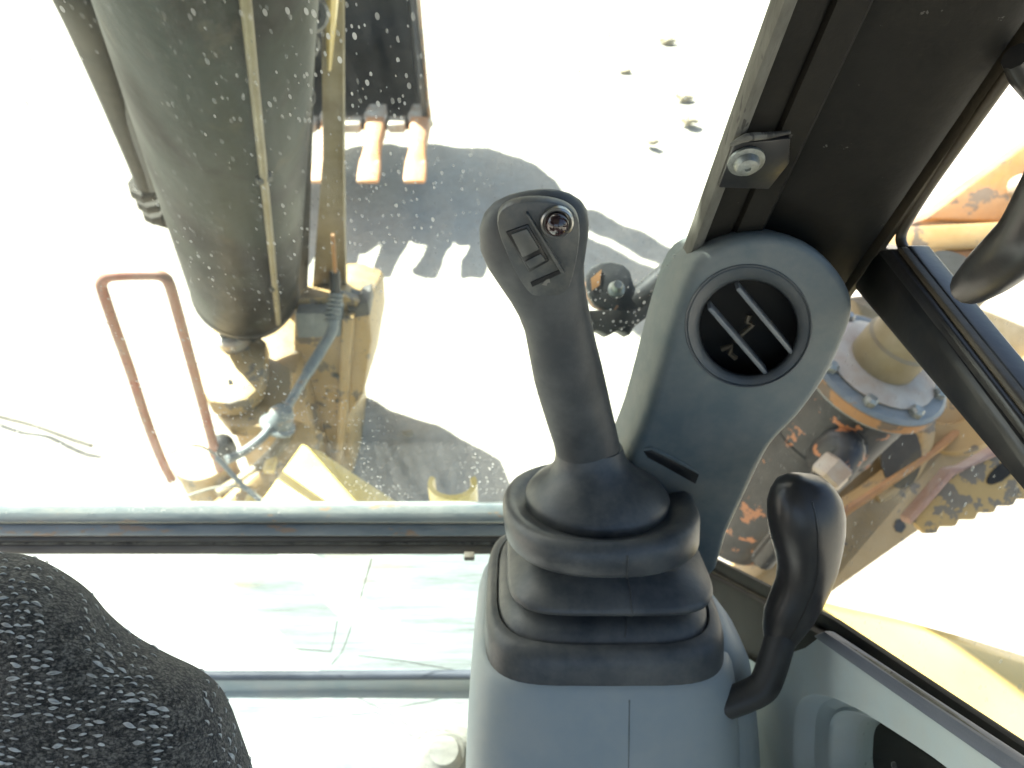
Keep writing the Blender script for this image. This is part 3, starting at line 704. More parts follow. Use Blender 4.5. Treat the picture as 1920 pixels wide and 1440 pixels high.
vr = [circ(0.0001, 121), circ(.0006, 119.5), circ(.0004, 118), circ(-.0008, 116.5), circ(-.0004, 114), circ(-.0018, 106), circ(-.0036, 99), circ(-.0060, 95.5), circ(-.010, 94), circ(-.03, 92)]
ring = finish('vent_ring', rings_mesh(vr, cap0=False, cap1=False), M_RING, vd, smooth=50)
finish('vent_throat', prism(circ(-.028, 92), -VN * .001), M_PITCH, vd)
for (a, b) in (((1384, 541), (1487, 664)), ((1331, 578), (1436, 700))):
    p, q = Vf(*a, -.006), Vf(*b, -.006)
    t = (q - p).normalized(); s_ = t.cross(VN).normalized()
    finish('slat', box((p + q) / 2 - VN * .004, (q - p).length * 1.02, .0028, .010, .0008, (t, s_, VN)), M_SLAT, vd)
for pts in (((1405, 590), (1400, 603), (1412, 608), (1392, 625), (1378, 640)), ((1352, 655), (1372, 648), (1368, 662), (1380, 672))):
    finish('vane_link', tube([Vf(u, v, -.016) for u, v in pts], .0018, 6), M_OLIVE, vd)
# label recess near the foot: a dark groove
finish('groove', prism([Vf(u, v, .0002) for u, v in ((1206, 846), (1222, 844), (1262, 864), (1311, 890), (1304, 908), (1258, 882), (1214, 858))], -VN * .002, .0004), M_SWITCH, vd)
finish('groove_lip', tube([Vf(u, v, .0008) for u, v in ((1208, 842), (1224, 840), (1264, 860), (1310, 886))], .0009, 6), M_DUCT, vd)

# ------------------------------------------------------------------ lever with a bent rod
lv = thing('lever', P(1350, 1325, .55), 'glossy black lever knob on a bent black rod right of the console', 'lever')
ks = [(1505, 892, 8), (1503, 895, 26), (1502, 903, 44), (1504, 918, 56), (1508, 940, 66), (1511, 968, 69), (1513, 1000, 67), (1515, 1030, 61), (1514, 1062, 55), (1506, 1095, 51), (1493, 1125, 50), (1480, 1152, 48), (1470, 1178, 41), (1464, 1198, 33), (1461, 1212, 27)]
kc = [P(u, v, .455 + (v - 890) * .00012) for u, v, _ in ks]
kr = []
for i, (u, v, hw) in enumerate(ks):
    t = (kc[min(i + 1, len(kc) - 1)] - kc[max(i - 1, 0)]).normalized()
    t = (t + (kc[-1] - kc[0]).normalized()).normalized()
    a = (RX - t * RX.dot(t)).normalized(); b = t.cross(a); w = hw * .47 / FPX
    kr.append(ell(kc[i], a * w, b * w * .82, 36, 2.2))
finish('knob', rings_mesh(kr), M_KNOB, lv, smooth=80)
finish('mould_ridge', tube([kr[i][9] + (kr[i][9] - kc[i]).normalized() * .0002 for i in range(3, 13)], .0005, 5), M_KNOB, lv)
finish('rod', tube([P(1464, 1192, .488), P(1455, 1225, .486), P(1441, 1268, .484), P(1428, 1290, .484), P(1398, 1306, .486), P(1355, 1322, .490), P(1300, 1342, .50)], .0092, 14, 5, e=2.8), M_ROD, lv)

# ------------------------------------------------------------------ cushion of flecked knit
def cushion():
    root = thing('seat_cushion', P(100, 1500, .34), 'charcoal knit seat cushion flecked with pale yarn in the near corner', 'seat')
    out = [(-420, 1080), (-200, 1040), (-60, 1030), (10, 1035), (65, 1045), (122, 1074), (168, 1108), (204, 1150), (252, 1190), (312, 1224), (372, 1253), (410, 1284), (432, 1322), (452, 1375), (474, 1440), (505, 1560), (520, 1750), (420, 1950), (100, 2050), (-300, 2000), (-500, 1600)]
    D = .36
    p2 = [Vector((u, v, 0)) for u, v in out]
    ol = round_poly(p2, 5)
    cen = Vector((-60, 1560, 0))
    n = len(ol)
    STEPS = 34
    rings = []
    def surf(i_, f):
        """i_: fractional index round the outline; f: 0 rim .. 1 centre"""
        i0 = int(i_) % n; i1 = (i0 + 1) % n; k = i_ - int(i_)
        o = ol[i0] * (1 - k) + ol[i1] * k
        q = o + (cen - o) * f
        hgt = math.sqrt(max(0, 1 - (1 - min(1, f * 2.6)) ** 2)) * .055 + f * .03
        x = P(q.x, q.y, D)
        return x - (x - CAM).normalized() * hgt
    for s in range(STEPS + 1):
        f = (s / STEPS) ** 1.8 * .985
        rings.append([surf(i, f) for i in range(n)])
    bk = []
    for s, hgt in ((.02, .012), (.06, .03), (.14, .05), (.4, .06), (.95, .06)):
        bk.append([P(*( (ol[i] + (cen - ol[i]) * s).xy), D) + ray(*((ol[i] + (cen - ol[i]) * s).xy)).normalized() * hgt for i in range(n)])
    bm = rings_mesh(list(reversed(bk)) + rings)
    finish('cover', bm, M_KNIT, root, smooth=80)
    # loose pale stitches standing on the knit
    fm = bmesh.new()
    rnd = random.Random(3)
    made = 0
    placed = []
    for _ in range(22000):
        i_ = rnd.uniform(0, n - 1); f = rnd.random() ** 1.2 * .95
        p = surf(i_, f)
        rel = p - CAM; dd = rel.dot(Fv); u = 960 + rel.dot(Rv) / dd * FPX; v = 720 - rel.dot(Uv) / dd * FPX
        if f > .9: continue
        # flecks gather in loose diagonal streaks
        st = noise.noise(Vector((u * .013, v * .006, 1.0)))
        if rnd.random() > .20 + st * .9: continue
        if any(abs(u - a) < 17 and abs(v - b) < 11 for a, b in placed): continue
        placed.append((u, v))
        e1 = surf((i_ + .02) % n, f); e2 = surf(i_, f + .01)
        nn = (e1 - p).cross(e2 - p)
        if nn.length < 1e-12: continue
        nn.normalize()
        if nn.dot(CAM - p) < 0: nn = -nn
        big = rnd.random() < .2
        Lh = rnd.uniform(.0018, .0030) if big else rnd.uniform(.0009, .0019)
        ax = RX - nn * RX.dot(nn); ax.normalize()
        ay = nn.cross(ax)
        if ay.dot(Uv) < 0: ay = -ay
        ax = (ax + ay * rnd.uniform(-.3, .25)).normalized()
        for sn in range(3 if big else 2):
            bow = (rnd.uniform(.0, .15) + .20 * sn * rnd.uniform(.5, 1.3)) * Lh * (1 if sn < 2 else -.4)
            th = rnd.uniform(.00020, .00034)
            sh = ax * rnd.uniform(-.2, .2) * Lh
            L2 = Lh * rnd.uniform(.75, 1.1)
            pts = []
            for k in range(7):
                s = k / 6 * 2 - 1
                pts.append(p + sh + ax * s * L2 + ay * (bow * (1 - s * s)) + nn * (-.0001 + .0006 * (1 - s * s)))
            rs = []
            for k, q in enumerate(pts):
                t = (pts[min(k + 1, 6)] - pts[max(k - 1, 0)]).normalized(); a = nn.cross(t).normalized(); b = t.cross(a)
                r_ = th * (1 - .5 * abs(k / 6 * 2 - 1) ** 2)
                rs.append([fm.verts.new(q + a * r_ * 1.3 * math.cos(g) + b * r_ * math.sin(g)) for g in [2 * math.pi * w / 5 for w in range(5)]])
            for a_, b_ in zip(rs, rs[1:]):
                for w in range(5): fm.faces.new((a_[w], a_[(w + 1) % 5], b_[(w + 1) % 5], b_[w]))
        made += 1
    o = finish('yarn_flecks', fm, M_FLECK, root, smooth=80)
    o['kind'] = 'stuff'
    print('flecks', made)
cushion()

# ------------------------------------------------------------------ pedal boot on the cab floor
pb = thing('pedal_boot', Pz(830, 1420, FLOORZ), 'pale ribbed rubber pedal boot on the cab floor left of the console', 'pedal boot')
prof = []
for k in range(5):
    r0 = .060 - .008 * k; z0 = .014 * k
    prof += [(r0 - .006, z0), (r0, z0 + .004), (r0, z0 + .008), (r0 - .006, z0 + .0125)]
prof += [(.02, .074), (.001, .076)]
finish('ribbed_sleeve', lathe(Pz(838, 1440, FLOORZ + .001), Vector((0, 0, 1)), prof, 36), M_BOOT, pb, smooth=50)
# ================================================================== outside, front: ram, boom, bracket
LB = Vector((0, 0, 0))
A0 = P(462, 556, 2.12); A1 = P(392, 0, 1.0)
AD = (A1 - A0)
ram = thing('boom_ram', A0, 'fat dirty grey hydraulic ram with a tube along it, left outside the windscreen', 'hydraulic ram')
r = .141
ad = AD.normalized()
prof = [(.001, -.045), (.10, -.045), (.113, -.035), (.113, -.012), (.119, -.006), (.136, .02), (r, .05), (r, .30), (r, .6), (r, .9), (r, AD.length), (r, AD.length * 1.22), (.14, AD.length * 1.23), (.001, AD.length * 1.23)]
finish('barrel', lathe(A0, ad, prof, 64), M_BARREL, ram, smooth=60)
def on_barrel(t, phi, lift=0.0):
    c = A0 + AD * t
    tc = (CAM - c); tc = (tc - ad * tc.dot(ad)).normalized(); rt = ad.cross(tc)
    if rt.x < 0: rt = -rt
    return c + (tc * math.cos(phi) + rt * math.sin(phi)) * (r + lift)
tb = finish('feed_tube', tube([on_barrel(t, .30 + .25 * (1 - t), .004) for t in (.10, .25, .4, .55, .7, .85, 1.0, 1.2)], .0068, 12, 3), M_BOOM, ram)
finish('gland_ring', lathe(A0, ad, [(.11, -.02), (.1425, .055), (.1430, .06), (.1430, .075), (.1425, .08), (.11, .08)], 64), M_DARKSTEEL, ram, smooth=40)
for t in (.35, .8):
    c = on_barrel(t, .30 + .25 * (1 - t), .004)
    finish('tube_clamp', box(c, .026, .02, .012, .003, (ad.cross(c - (A0 + AD * t)).normalized(), ad, (c - (A0 + AD * t)).normalized())), M_DARKSTEEL, tb)
# hoses down its left side
hz = thing('hose_bundle', P(280, 390, 1.8), 'brown hydraulic hose and fittings along the left edge of the ram', 'hose')
finish('hose', tube([P(120, -60, 1.0), P(150, 0, 1.05), P(190, 110, 1.22), P(225, 210, 1.4), P(255, 290, 1.55), P(275, 345, 1.68)], [.034, .034, .030, .026, .024, .023], 16, 5), M_HOSEBR, hz)
finish('hose', tube([P(165, -60, 1.05), P(192, 20, 1.12), P(225, 130, 1.27), P(258, 240, 1.45), P(285, 345, 1.68)], .022, 12, 5), M_DARKSTEEL, hz)
fc = P(285, 372, 1.74)
for k in range(3):
    c = P(272 + 9 * k, 352 + 24 * k, 1.70 + .05 * k)
    finish('fitting', lathe(c, (P(300, 420, 1.85) - P(272, 352, 1.7)), [(.001, -.016), (.032 - .004 * k, -.016), (.036 - .004 * k, -.008), (.036 - .004 * k, .008), (.03 - .004 * k, .016), (.001, .016)], 8), M_HOSEBR, hz, smooth=0)
finish('fitting', tube([P(288, 395, 1.8), P(300, 410, 1.83), P(318, 415, 1.85)], .02, 8), M_HOSEBR, hz)

# boom beam behind the ram, its tan flange showing on the right
bm_ = thing('boom_beam', P(620, 560, 2.3), 'dark boom beam with a yellow-brown edge flange behind the grey ram', 'boom')
finish('web', prism([P(520, -160, 1.05), P(598, -160, 1.05), P(597, 0, 1.22), P(578, 560, 2.36), P(520, 560, 2.36), P(470, 0, 1.22)], Fv * .10 + Rv * -.06, .004), M_DARKSTEEL, bm_)
finish('flange', prism([P(600, -160, 1.02), P(640, -160, 1.02), P(641, 0, 1.18), P(642, 300, 1.7), P(648, 545, 2.28), P(584, 545, 2.28), P(604, 300, 1.7), P(600, 0, 1.18)], Fv * .03, .004), M_BOOM, bm_)
finish('edge_bead', tube([P(620, -160, 1.0), P(621, 0, 1.16), P(617, 130, 1.36)], [.012, .011, .004], 8, 3), M_YELLOW, bm_)
for (u, v, d_, rr) in ((578, 22, 1.15, .03), (566, 78, 1.24, .028), (568, 178, 1.42, .022)):
    finish('pipe_stub', lathe(P(u, v, d_), (Uv * -.6 - Fv + Rv * .4), [(.001, -.05), (rr, -.05), (rr, .02), (rr * .8, .03), (rr * .5, .03), (rr * .45, .01), (.001, .01)], 20), M_DARKSTEEL, bm_)

# bracket column the ram stands in
br = thing('ram_bracket', Pz(620, 885, 0.0), 'tan cast bracket column with holes below the grey ram', 'bracket')
YB = 1.66
col = [(552, 560), (640, 552), (692, 572), (698, 640), (682, 738), (652, 782), (664, 886), (640, 905), (592, 905), (566, 812), (548, 690)]
finish('column', prism([Py(u, v, YB) for u, v in col], Vector((-.05, .50, -.25)), .012), M_TAN, br)
finish('column_rib', prism([Py(u, v, YB - .045) for u, v in ((640, 600), (662, 600), (650, 770), (640, 880), (628, 880), (634, 760))], Vector((0, .05, 0)), .006), M_TAN, br)
finish('bracket_plate', prism([Py(u, v, YB - .05) for u, v in ((553, 588), (640, 586), (638, 632), (558, 634))], Vector((0, .045, 0)), .004), M_HOSE, br)
for (u, v) in ((630, 704), (634, 752)):
    finish('hole_plug', lathe(Py(u, v, YB - .002), Vector((0, -1, 0)), [(.001, -.01), (.009, -.01), (.009, .002), (.001, .002)], 12), M_DARKSTEEL, br)
finish('cap_lug', prism([Py(u, v, YB - .01) for u, v in ((650, 575), (668, 580), (672, 572), (690, 566), (694, 592), (655, 598))], Vector((0, .09, 0)), .004), M_DARKSTEEL, br)
# unseen boom section, added and shaped to shade the right-hand machinery
finish('added_shade_section', prism([Vector((-.36, 1.08, 2.10)), Vector((.14, 1.08, 2.10)), Vector((.16, 1.0, 3.7)), Vector((-.36, 1.0, 3.7))], Vector((0, 1.0, .1)), .03), M_TAN, bm_)
# sunlit deck plates left of the column
def hplate(name, pts, z, th, m, parent, bev=.006, dz=None):
    return finish(name, prism([Pz(u, v, z) for u, v in pts], Vector((0, 0, -th)), bev), m, parent)
dk = thing('pivot_plate', Pz(450, 690, .74), 'sunlit pivot plate with a rounded lower edge and pin at the foot of the ram', 'plate')
hplate('plate', [(378, 640), (400, 615), (452, 606), (499, 640), (497, 690), (486, 726), (462, 748), (430, 757), (392, 753), (372, 720)], .78, .05, M_TAN, dk)
pn = Pz(440, 640, .785)
finish('pin', lathe(pn, Vector((0, 0, 1)), [(.001, -.01), (.045, -.01), (.045, .018), (.038, .026), (.001, .028)], 24), M_PALE, dk)
finish('pin_key', box(pn + Vector((0, -.01, .034)), .06, .014, .012, .002), M_DARKSTEEL, dk)
hplate('hole', [(426, 712), (434, 710), (436, 718), (428, 720)], .784, .006, M_PITCH, dk, 0)
hplate('lower_plate', [(496, 664), (545, 690), (546, 756), (520, 800), (430, 800), (400, 765), (470, 752)], .72, .04, M_TAN, dk)
finish('pedestal', bx(pn.x - .1, pn.x + .16, pn.y - .02, pn.y + .28, 0.02, .68, .02), M_TAN, dk)
# swept fender in front of it
fd = thing('fender_plate', Pz(600, 930, .40), 'bright sunlit triangular fender plate above the rail', 'fender')
hplate('plate', [(566, 832), (600, 846), (756, 948), (742, 985), (455, 985), (500, 925)], .80, .012, M_YELLOW, fd, .003)
finish('skirt', prism([Pz(u, v, .787) for u, v in ((600, 848), (754, 948), (738, 985), (590, 985))], Vector((0, 0, -.3)), .004), M_TAN, fd)
sa = thing('curved_arm', Pz(520, 860, .5), 'curved brown arm sweeping below the sunlit plate', 'arm')
finish('arm_beam', tube([Pz(575, 800, .56), Pz(556, 838, .53), Pz(528, 872, .51), Pz(492, 906, .5), Pz(448, 948, .5), Pz(410, 990, .5)], .052, 16, 6, e=4), M_TAN, sa)
finish('arm_rail', tube([Pz(545, 800, .60), Pz(522, 842, .57), Pz(490, 876, .55), Pz(450, 905, .54), Pz(410, 930, .54)], .022, 10, 6), M_BOOM, sa)
for (u, v) in ((561, 808), (507, 872), (470, 945)):
    finish('gusset', box(Pz(u, v, .565), .03, .05, .02, .004), M_YELLOW, sa)

# hose with spring guard
hs = thing('spring_guarded_hose', P(628, 600, 2.05), 'slate hose with a spring guard running down left from the bracket', 'hose')
finish('sleeve', tube([P(627, 508, 2.02), P(629, 548, 2.04)], .015, 12), M_SWITCH, hs)
finish('cable', tube([P(624, 440, 1.9), P(629, 515, 2.02)], .005, 8), M_RUST, hs)
sprp = []
for k in range(0, 7 * 12 + 1):
    f = k / 84; c = P(630, 548, 2.04).lerp(P(622, 604, 2.07), f); a = 2 * math.pi * k / 12
    sprp.append(c + Rv * .018 * math.cos(a) + Fv * .018 * math.sin(a))
finish('spring', tube(sprp, .0048, 6), M_HOSE, hs)
finish('core', tube([P(630, 545, 2.04), P(622, 610, 2.07)], .013, 10), M_HOSE, hs)
finish('upper_pipe', tube([P(624, 600, 2.06), P(622, 622, 2.06), P(600, 660, 2.05), P(576, 700, 2.03)], .0155, 12, 4), M_HOSE, hs)
finish('lower_pipe', tube([P(578, 697, 2.03), P(545, 752, 2.0), P(536, 768, 1.98)], .013, 12), M_RAIL, hs)
finish('joint', lathe(P(525, 785, 1.97), (Vector((.35, .2, .7))), [(.001, -.03), (.045, -.03), (.048, -.02), (.035, -.015), (.032, .02), (.022, .035), (.001, .035)], 20), M_RAIL, hs)
finish('tail_pipe', tube([P(508, 800, 1.95), P(490, 822, 1.93), P(455, 848, 1.9), P(425, 862, 1.87)], .0115, 10, 4), M_HOSE, hs)

# post with wires, red hoop guard
YR = 1.25
pt = thing('tan_post', Vector((Py(380, 865, YR + .05).x, YR + .08, 0.0)), 'short tan post with a bright flat top inside the red hoop', 'post')
ptop = Py(380, 858, YR + .08)
finish('post_body', lathe(Vector((ptop.x, ptop.y, 0)), Vector((0, 0, 1)), [(.001, 0.01), (.085, .01), (.078, ptop.z - .03), (.082, ptop.z - .028), (.082, ptop.z - .004), (.078, ptop.z), (.001, ptop.z)], 40), M_TAN, pt)
kb = finish('black_knob', lathe(Py(416, 838, YR + .02), Vector((.2, -.2, 1)), [(.001, -.05), (.03, -.05), (.036, -.02), (.032, .015), (.018, .03), (.001, .032)], 14), M_SWITCH, pt)
hoop = tag(finish('hoop_guard', tube([Py(u, v, YR) for u, v in ((322, 900), (303, 862), (275, 790), (246, 700), (214, 610), (193, 548), (190, 532), (197, 522), (212, 517), (250, 515), (290, 515), (306, 519), (317, 532), (330, 575), (352, 655), (378, 750), (404, 850), (412, 880))],
     .0118, 12, 4), M_RED, loc=Py(360, 870, YR)), 'faded red tubular hoop guard standing outside the windscreen', 'guard')
for pts, rr, lb in ((((318, 850), (345, 838), (372, 836), (398, 848), (410, 862)), .003, 'thin dark wire looped over the tan post top'),
                    (((405, 858), (420, 872), (450, 905), (490, 940), (520, 960)), .006, 'dark cable running down right from the post to the rail'),
                    (((350, 930), (400, 915), (440, 912), (480, 928), (530, 968)), .003, 'pale thin wire curving across the tan post body')):
    tag(finish('wire', tube([P(u, v, 1.72) for u, v in pts], rr, 7, 5), M_WIRE if rr < .005 else M_HOSE, loc=P(*pts[0], 1.72)), lb, 'wire', 'wires at the tan post')
tag(finish('ground_cable', tube([Pz(u, v, .025) for u, v in ((-120, 735), (-20, 775), (60, 797), (130, 822), (172, 836))], .008, 8, 4), M_HOSEBR, loc=Pz(0, 785, 0)), 'thin dark cable lying on the dirt at far left', 'cable')
# tan pipe clip close to the rail
pc = thing('pipe_clip', P(850, 945, 1.30), 'small tan open pipe clip with a keyhole standing above the rail', 'clip')
cc = P(850, 925, 1.3)
prof = []
arc = []
for k in range(22):
    a = math.radians(-205 + 230 * k / 21)
    arc.append(Vector((math.cos(a) * .038, math.sin(a) * .030, 0)))
rg = []
for k, a in enumerate(arc):
    nn = Vector((a.x, a.y * 1.3, 0)).normalized() * .0045
    rg.append([cc + a - nn + Vector((0, 0, -.08)), cc + a + nn + Vector((0, 0, -.08)), cc + a + nn + Vector((0, 0, .03)), cc + a - nn + Vector((0, 0, .03))])
finish('shell', rings_mesh(rg), M_YELLOW, pc)  # paler yellow than the tan clip, painted in place of sunlight on it
kc_ = cc + Vector((0, -.0355, .0))
finish('keyhole', lathe(kc_, Vector((0, -1, 0)), [(.001, -.002), (.010, -.002), (.010, .0005), (.001, .0005)], 16), M_PALE, pc)
finish('keyhole_slot', box(kc_ + Vector((0, 0, -.016)), .008, .003, .022, .001), M_PALE, pc)
finish('stem', bx(cc.x - .03, cc.x + .03, cc.y - .02, cc.y + .03, cc.z - .16, cc.z - .081, .004), M_TAN, pc)

# ------------------------------------------------------------------ bucket in front
BXR, BXL = -.425, -1.48
bk = thing('digging_bucket', Vector(((BXR + BXL) / 2, 4.0, .3)), 'dark excavator bucket with rust-orange teeth hanging above the dirt', 'bucket')
prof2 = [(3.61, .46), (3.83, .36), (4.12, .30), (4.37, .34), (4.59, .48), (4.70, .74), (4.70, 1.04), (4.58, 1.22), (4.25, 1.27), (3.97, 1.24)]
def shell_poly(th):
    sm = catmull([Vector((0, y, z)) for y, z in prof2], 4)
    cen = Vector((0, 4.02, .85)); out = []
    inn = [p + (cen - p).normalized() * th for p in sm]
    return sm + list(reversed(inn))
def taper(bm):
    xm = (BXL + BXR) / 2
    for v in bm.verts: v.co.x += (-1 if v.co.x > xm else 1) * max(0, v.co.y - 3.6) * .15
    return bm
finish('bucket_shell', taper(prism([Vector((BXL, p.y, p.z)) for p in shell_poly(.03)], Vector((BXR - BXL, 0, 0)))), M_DARKSTEEL, bk)
side = [Vector((0, p.y, p.z)) for p in catmull([Vector((0, y, z)) for y, z in prof2], 4)] + [Vector((0, 3.73, 1.0)), Vector((0, 3.59, .7))]
for x in (BXL - .002, BXR - .028):
    finish('side_plate', taper(prism([Vector((x, p.y, p.z)) for p in side], Vector((.03, 0, 0)), .004)), M_DARKSTEEL, bk)
finish('cutting_edge', prism([Vector((BXL, 3.57, .475)), Vector((BXL, 3.57, .445)), Vector((BXL, 3.85, .33)), Vector((BXL, 3.85, .362))], Vector((BXR - BXL, 0, 0)), .004), M_DARKSTEEL, bk)
finish('wear_strip', taper(prism([Vector((BXR + .004, 3.59, .46)), Vector((BXR + .004, 3.59, .75)), Vector((BXR + .004, 3.69, 1.04)), Vector((BXR + .004, 3.77, 1.04)), Vector((BXR + .004, 3.67, .5))], Vector((.012, 0, 0)), .002)), M_RUST, bk)
tdir = Vector((0, -.975, -.22)).normalized(); tup = Vector((0, -.22, .975)).normalized()
def tooth_rings(c):
    rg = []
    for s, w, h in ((0, .052, .042), (.06, .050, .040), (.13, .040, .034), (.18, .043, .030), (.24, .054, .022), (.31, .056, .014), (.335, .052, .009)):
        rg.append(ell(c + tdir * s * 1.26, Vector((w, 0, 0)), tup * h, 16, 4.5))
    return rings_mesh(rg)
tu = []
xs = [BXR - .04 - .222 * k for k in range(5)]
m0 = None
for k, x in enumerate(xs):
    c = Vector((x, 3.60, .465))
    if m0 is None:
        t_ = finish('tooth', tooth_rings(c), M_RUSTTOOTH, bk, smooth=50); m0 = t_; x0 = x
        a_ = finish('adapter', prism([c + Vector((-.045, .12, .05)), c + Vector((.045, .12, .05)), c + Vector((.06, -.0, .05)), c + Vector((.04, -.07, .0)), c + Vector((-.04, -.07, .0)), c + Vector((-.06, 0, .05))], tup * -.06, .008), M_PALE, bk); a0 = a_
    else:
        for src in (m0, a0):
            q = src.copy(); COL.objects.link(q); q.parent = bk; q.location = (x - x0, 0, 0)
for k in range(4):
    x = (xs[k] + xs[k + 1]) / 2
    finish('lip_shroud', box((x, 3.57, .475), .085, .10, .05, .01), M_PALE, bk)
# stick, link and rods above the bucket (their shadow falls on the dirt)
stk = thing('dipper_stick', Vector((-.95, 4.2, 1.3)), 'dipper stick carrying the bucket above the frame', 'stick')
finish('stick_beam', prism([Vector((-1.05, 4.35, 1.22)), Vector((-1.05, 4.02, 1.30)), Vector((-1.05, 3.7, 3.6)), Vector((-1.05, 4.2, 3.6))], Vector((.26, 0, 0)), .02), M_BOOM, stk)
finish('ram_rod', tube([Vector((-.60, 4.35, 1.30)), Vector((-.60, 4.15, 3.6))], .085, 16), M_CHROME, stk)
finish('link', prism([Vector((-1.0, 4.5, 1.0)), Vector((-1.0, 4.3, 1.0)), Vector((-.62, 4.3, 1.45)), Vector((-.55, 4.45, 1.4))], Vector((0, .05, 0)), .01), M_DARKSTEEL, stk)

# ================================================================== outside, right: boom foot, ram, step
rr_ = thing('side_ram', P(1500, 860, 1.3), 'black hydraulic ram with orange rust specks and a greasy flange outside the right window', 'hydraulic ram')
c0 = P(1418, 935, 1.50); c1 = P(1642, 690, 1.19)
rd = (c1 - c0).normalized(); rl = (c1 - c0).length
finish('barrel', lathe(c0, rd, [(.001, -.1), (.098, -.1), (.098, 0), (.098, rl * .5), (.098, rl * .93), (.090, rl * .95), (.001, rl * .95)], 48), M_CYL, rr_, smooth=40)
fl = finish('flange', lathe(c0, rd, [(.001, rl * .93), (.085, rl * .93), (.112, rl * .945), (.116, rl * .955), (.116, rl * 1.01), (.110, rl * 1.02), (.082, rl * 1.025), (.072, rl * 1.015), (.001, rl * 1.015)], 56), M_RAIL, rr_, smooth=30)
finish('flange_rim', lathe(c0, rd, [(.100, rl * .958), (.1172, rl * .962), (.1172, rl * 1.005), (.100, rl * 1.008)], 56), M_RUST, fl, smooth=30)
finish('grease', lathe(c0, rd, [(.02, rl * 1.01), (.088, rl * 1.018), (.092, rl * 1.032), (.074, rl * 1.05), (.05, rl * 1.05), (.02, rl * 1.05)], 30), M_PALE, fl, smooth=60)
finish('rod', lathe(c0, rd, [(.001, rl), (.052, rl), (.052, rl * 1.16), (.047, rl * 1.17), (.047, rl * 1.5), (.001, rl * 1.5)], 40), M_BOOM, rr_, smooth=40)
el = finish('elbow', tube([P(1530, 855, 1.26), P(1558, 838, 1.20), P(1582, 826, 1.18), P(1592, 845, 1.17), P(1580, 868, 1.17), P(1568, 885, 1.17)], .024, 14, 5), M_CYL, rr_)
finish('collar', lathe(P(1588, 832, 1.185), Vector((.3, -.3, .6)), [(.001, -.02), (.034, -.02), (.036, 0), (.03, .014), (.001, .014)], 18), M_CYL, el)
finish('hex_nut', lathe(P(1560, 884, 1.165), Vector((-.5, -.35, -.35)), [(.001, -.018), (.025, -.018), (.028, -.014), (.028, .014), (.024, .02), (.001, .02)], 6), M_PALE, el, smooth=0)

for k in range(8):
    a = 2 * math.pi * k / 8 + .3; e1 = rd.orthogonal().normalized(); e2 = rd.cross(e1)
    finish('flange_bolt', lathe(c0 + rd * rl * 1.02 + (e1 * math.cos(a) + e2 * math.sin(a)) * .098, rd, [(.001, 0), (.011, 0), (.011, .01), (.007, .014), (.001, .014)], 6), M_BOLT, fl, smooth=0)
finish('pipe', tube([P(1556, 882, 1.165), P(1530, 915, 1.18), P(1490, 975, 1.22), P(1430, 1050, 1.3)], .02, 12, 5), M_SWITCH, rr_)
finish('weld_bead', lathe(c0, rd, [(.09, rl * .60), (.0995, rl * .605), (.1005, rl * .615), (.0995, rl * .625), (.09, rl * .63)], 40), M_CYL, rr_)
bf = thing('tan_boom', P(1700, 900, 1.6), 'big tan boom foot casting with a curved web behind the black ram', 'boom')
def bq(u, v, d_=1.62): return P(u, v, d_)
finish('lower_flange', prism([bq(1395, 1105, 1.5), bq(1500, 1010, 1.55), bq(1640, 920, 1.6), bq(1780, 820, 1.62), bq(2000, 640, 1.7), bq(2000, 800, 1.7), bq(1880, 880, 1.66), bq(1720, 1000, 1.6), bq(1540, 1128, 1.5), bq(1440, 1200, 1.45)], Fv * .16, .01), M_TAN, bf)
finish('web', prism([bq(1560, 560, 1.72), bq(1750, 540, 1.75), bq(2000, 640, 1.8), bq(1990, 720, 1.78), bq(1780, 830, 1.72), bq(1640, 930, 1.68), bq(1500, 1020, 1.62), bq(1440, 980, 1.62)], Fv * .1, .01), M_BOOM, bf)
finish('pivot_boss', lathe(bq(1775, 745, 1.62), (-Fv * .9 - Rv * .5 + Uv * .2), [(.001, -.12), (.125, -.12), (.125, -.01), (.118, .0), (.06, .0), (.055, -.02), (.001, -.02)], 44), M_TAN, bf, smooth=40)
arcp = []
for k in range(13):
    a = math.radians(-75 + 115 * k / 12)
    arcp.append(bq(1610 + 128 * math.cos(a), 790 - 150 * math.sin(a), 1.60))
finish('curved_rib', tube(arcp, .015, 10, 2, e=3), M_TAN, bf)
finish('far_plate', prism([bq(1600, 560, 1.60), bq(1660, 590, 1.60), bq(1690, 660, 1.60), bq(1660, 690, 1.62)], Fv * .05, .005), M_BOOM, bf)

finish('painted_recess_shade', prism([bq(1690 + 38 * math.cos(a), 855 - 62 * math.sin(a), 1.585) for a in [2 * math.pi * k / 20 for k in range(20)]], Fv * .004), M_HOSEBR, bf)  # flat brown disc painting in the shade of a dark opening
for (u, v) in ((1570, 1060), (1625, 1022), (1680, 985), (1735, 948), (1790, 912)):
    finish('boom_bolt', lathe(bq(u, v, 1.575), -Fv, [(.001, -.02), (.018, -.02), (.018, .008), (.012, .016), (.001, .016)], 6), M_DARKSTEEL, bf, smooth=0)
finish('weld_bead', tube([bq(1500, 1012, 1.53), bq(1640, 922, 1.58), bq(1780, 822, 1.60), bq(1990, 650, 1.68)], .009, 7, 8), M_RUST, bf)
stp = thing('serrated_step', P(1820, 930, 1.15), 'chipped tan step plate with a serrated edge and an oval hole', 'step')
edge = [(1708, 985), (1722, 1000)]
zz = []
k = 0
for f in range(0, 9):
    u = 1735 + f * 36; v = 1003 - f * 13
    zz += [(u, v - 4), (u + 22, v - 4), (u + 28, v - 16)]
spoly = [(1712, 978), (1745, 942), (1790, 890), (1850, 862), (1900, 842), (2060, 770)] + list(reversed(zz))
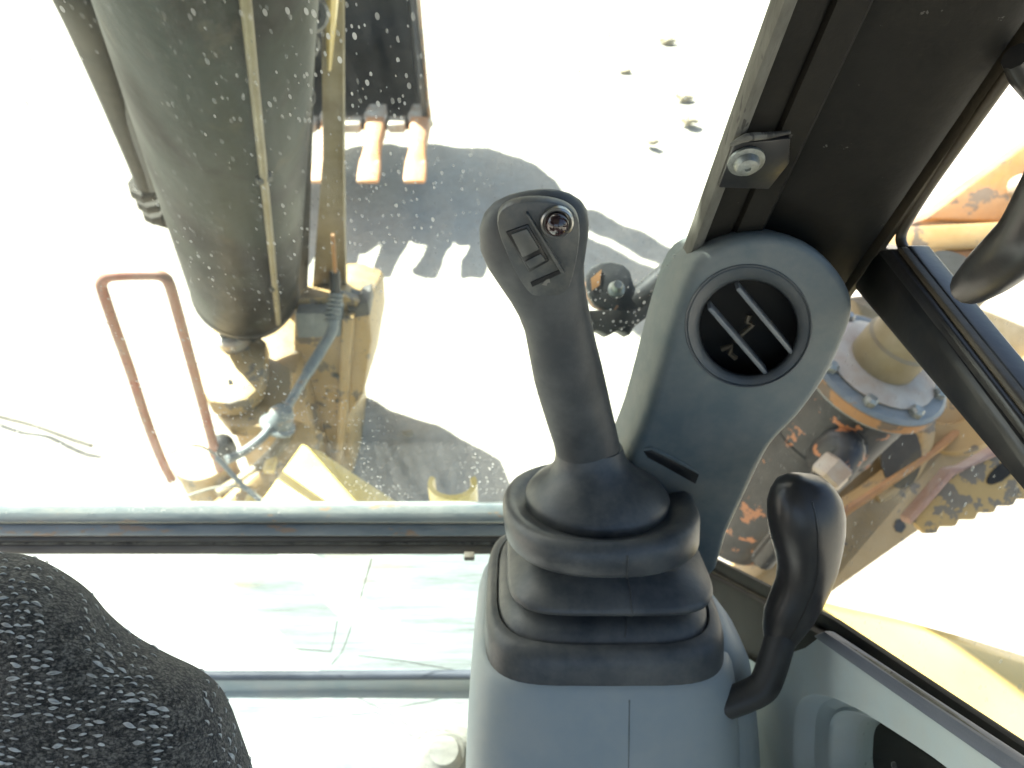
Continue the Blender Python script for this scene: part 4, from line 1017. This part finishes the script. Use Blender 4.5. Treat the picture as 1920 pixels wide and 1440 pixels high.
sq = [P(u, v, 1.16) for u, v in spoly]
finish('tread', prism(sq, (Fv * .9 - Uv * .3) * .012, .0015), M_CAMO, stp)
finish('rusty_edge', prism([P(u, v, 1.155) for u, v in ((1708, 985), (1704, 972), (1738, 934), (1784, 880), (1810, 876), (1880, 836), (1925, 812), (1930, 826), (1890, 848), (1850, 864), (1790, 892), (1745, 944))], Fv * .03, .003), M_PINK, stp)
hcen = P(1880, 884, 1.158)
finish('oval_hole', prism([hcen + Rv * (.030 * math.cos(a) * .8 + .012 * math.sin(a) * .5) + Uv * (.030 * math.cos(a) * .6 - .012 * math.sin(a) * .8) for a in [2 * math.pi * k / 24 for k in range(24)]], Fv * .001), M_PITCH, stp)

yp = thing('yellow_deck_panel', P(1760, 1260, .85), 'smooth yellow body panel below the right window sill', 'panel')
pts_t = [(1480, 1130), (1590, 1158), (1700, 1182), (1820, 1215), (1960, 1258), (2200, 1340)]
rg = []
for (u, v) in pts_t:
    p = P(u, v, .80)
    rg.append([p + Vector((0, .06, -.30)), p + Vector((0, .02, -.012)), p + Vector((0, .0, -.002)), p + Vector((0, -.03, 0)), p + Vector((-.02, -.12, -.006)), p + Vector((-.05, -.35, -.02)), p + Vector((-.06, -.5, -.3))])
finish('panel_skin', rings_mesh(rg, closed=True), M_YELLOW, yp, smooth=60)

# rusty beams seen through the upper right window
rbm = thing('rusty_beam', P(1850, 350, 1.9), 'rust-orange steel beam with flaking paint seen in the upper right window', 'beam')
finish('beam_side', prism([P(u, v, 1.9) for u, v in ((1735, 410), (1830, 338), (1960, 245), (2100, 150), (2100, 380), (1960, 412), (1905, 415))], Fv * .12, .008), M_RUST, rbm)
finish('bolt', lathe(P(1915, 350, 1.89), -Fv, [(.001, -.01), (.03, -.01), (.03, .012), (.02, .024), (.001, .026)], 12), M_PALE, rbm)
rbt = thing('lower_beam', P(1830, 480, 1.9), 'pale-topped orange beam below the rusty one in the upper right window', 'beam')
finish('beam_top', prism([P(u, v, 1.86) for u, v in ((1690, 425), (1900, 415), (1920, 440), (1885, 462), (1770, 468), (1690, 470))], Fv * .1, .006), M_TAN, rbt)
finish('beam_side', prism([P(u, v, 1.87) for u, v in ((1768, 470), (1890, 464), (1870, 500), (1785, 505))], Fv * .1, .006), M_RUST, rbt)
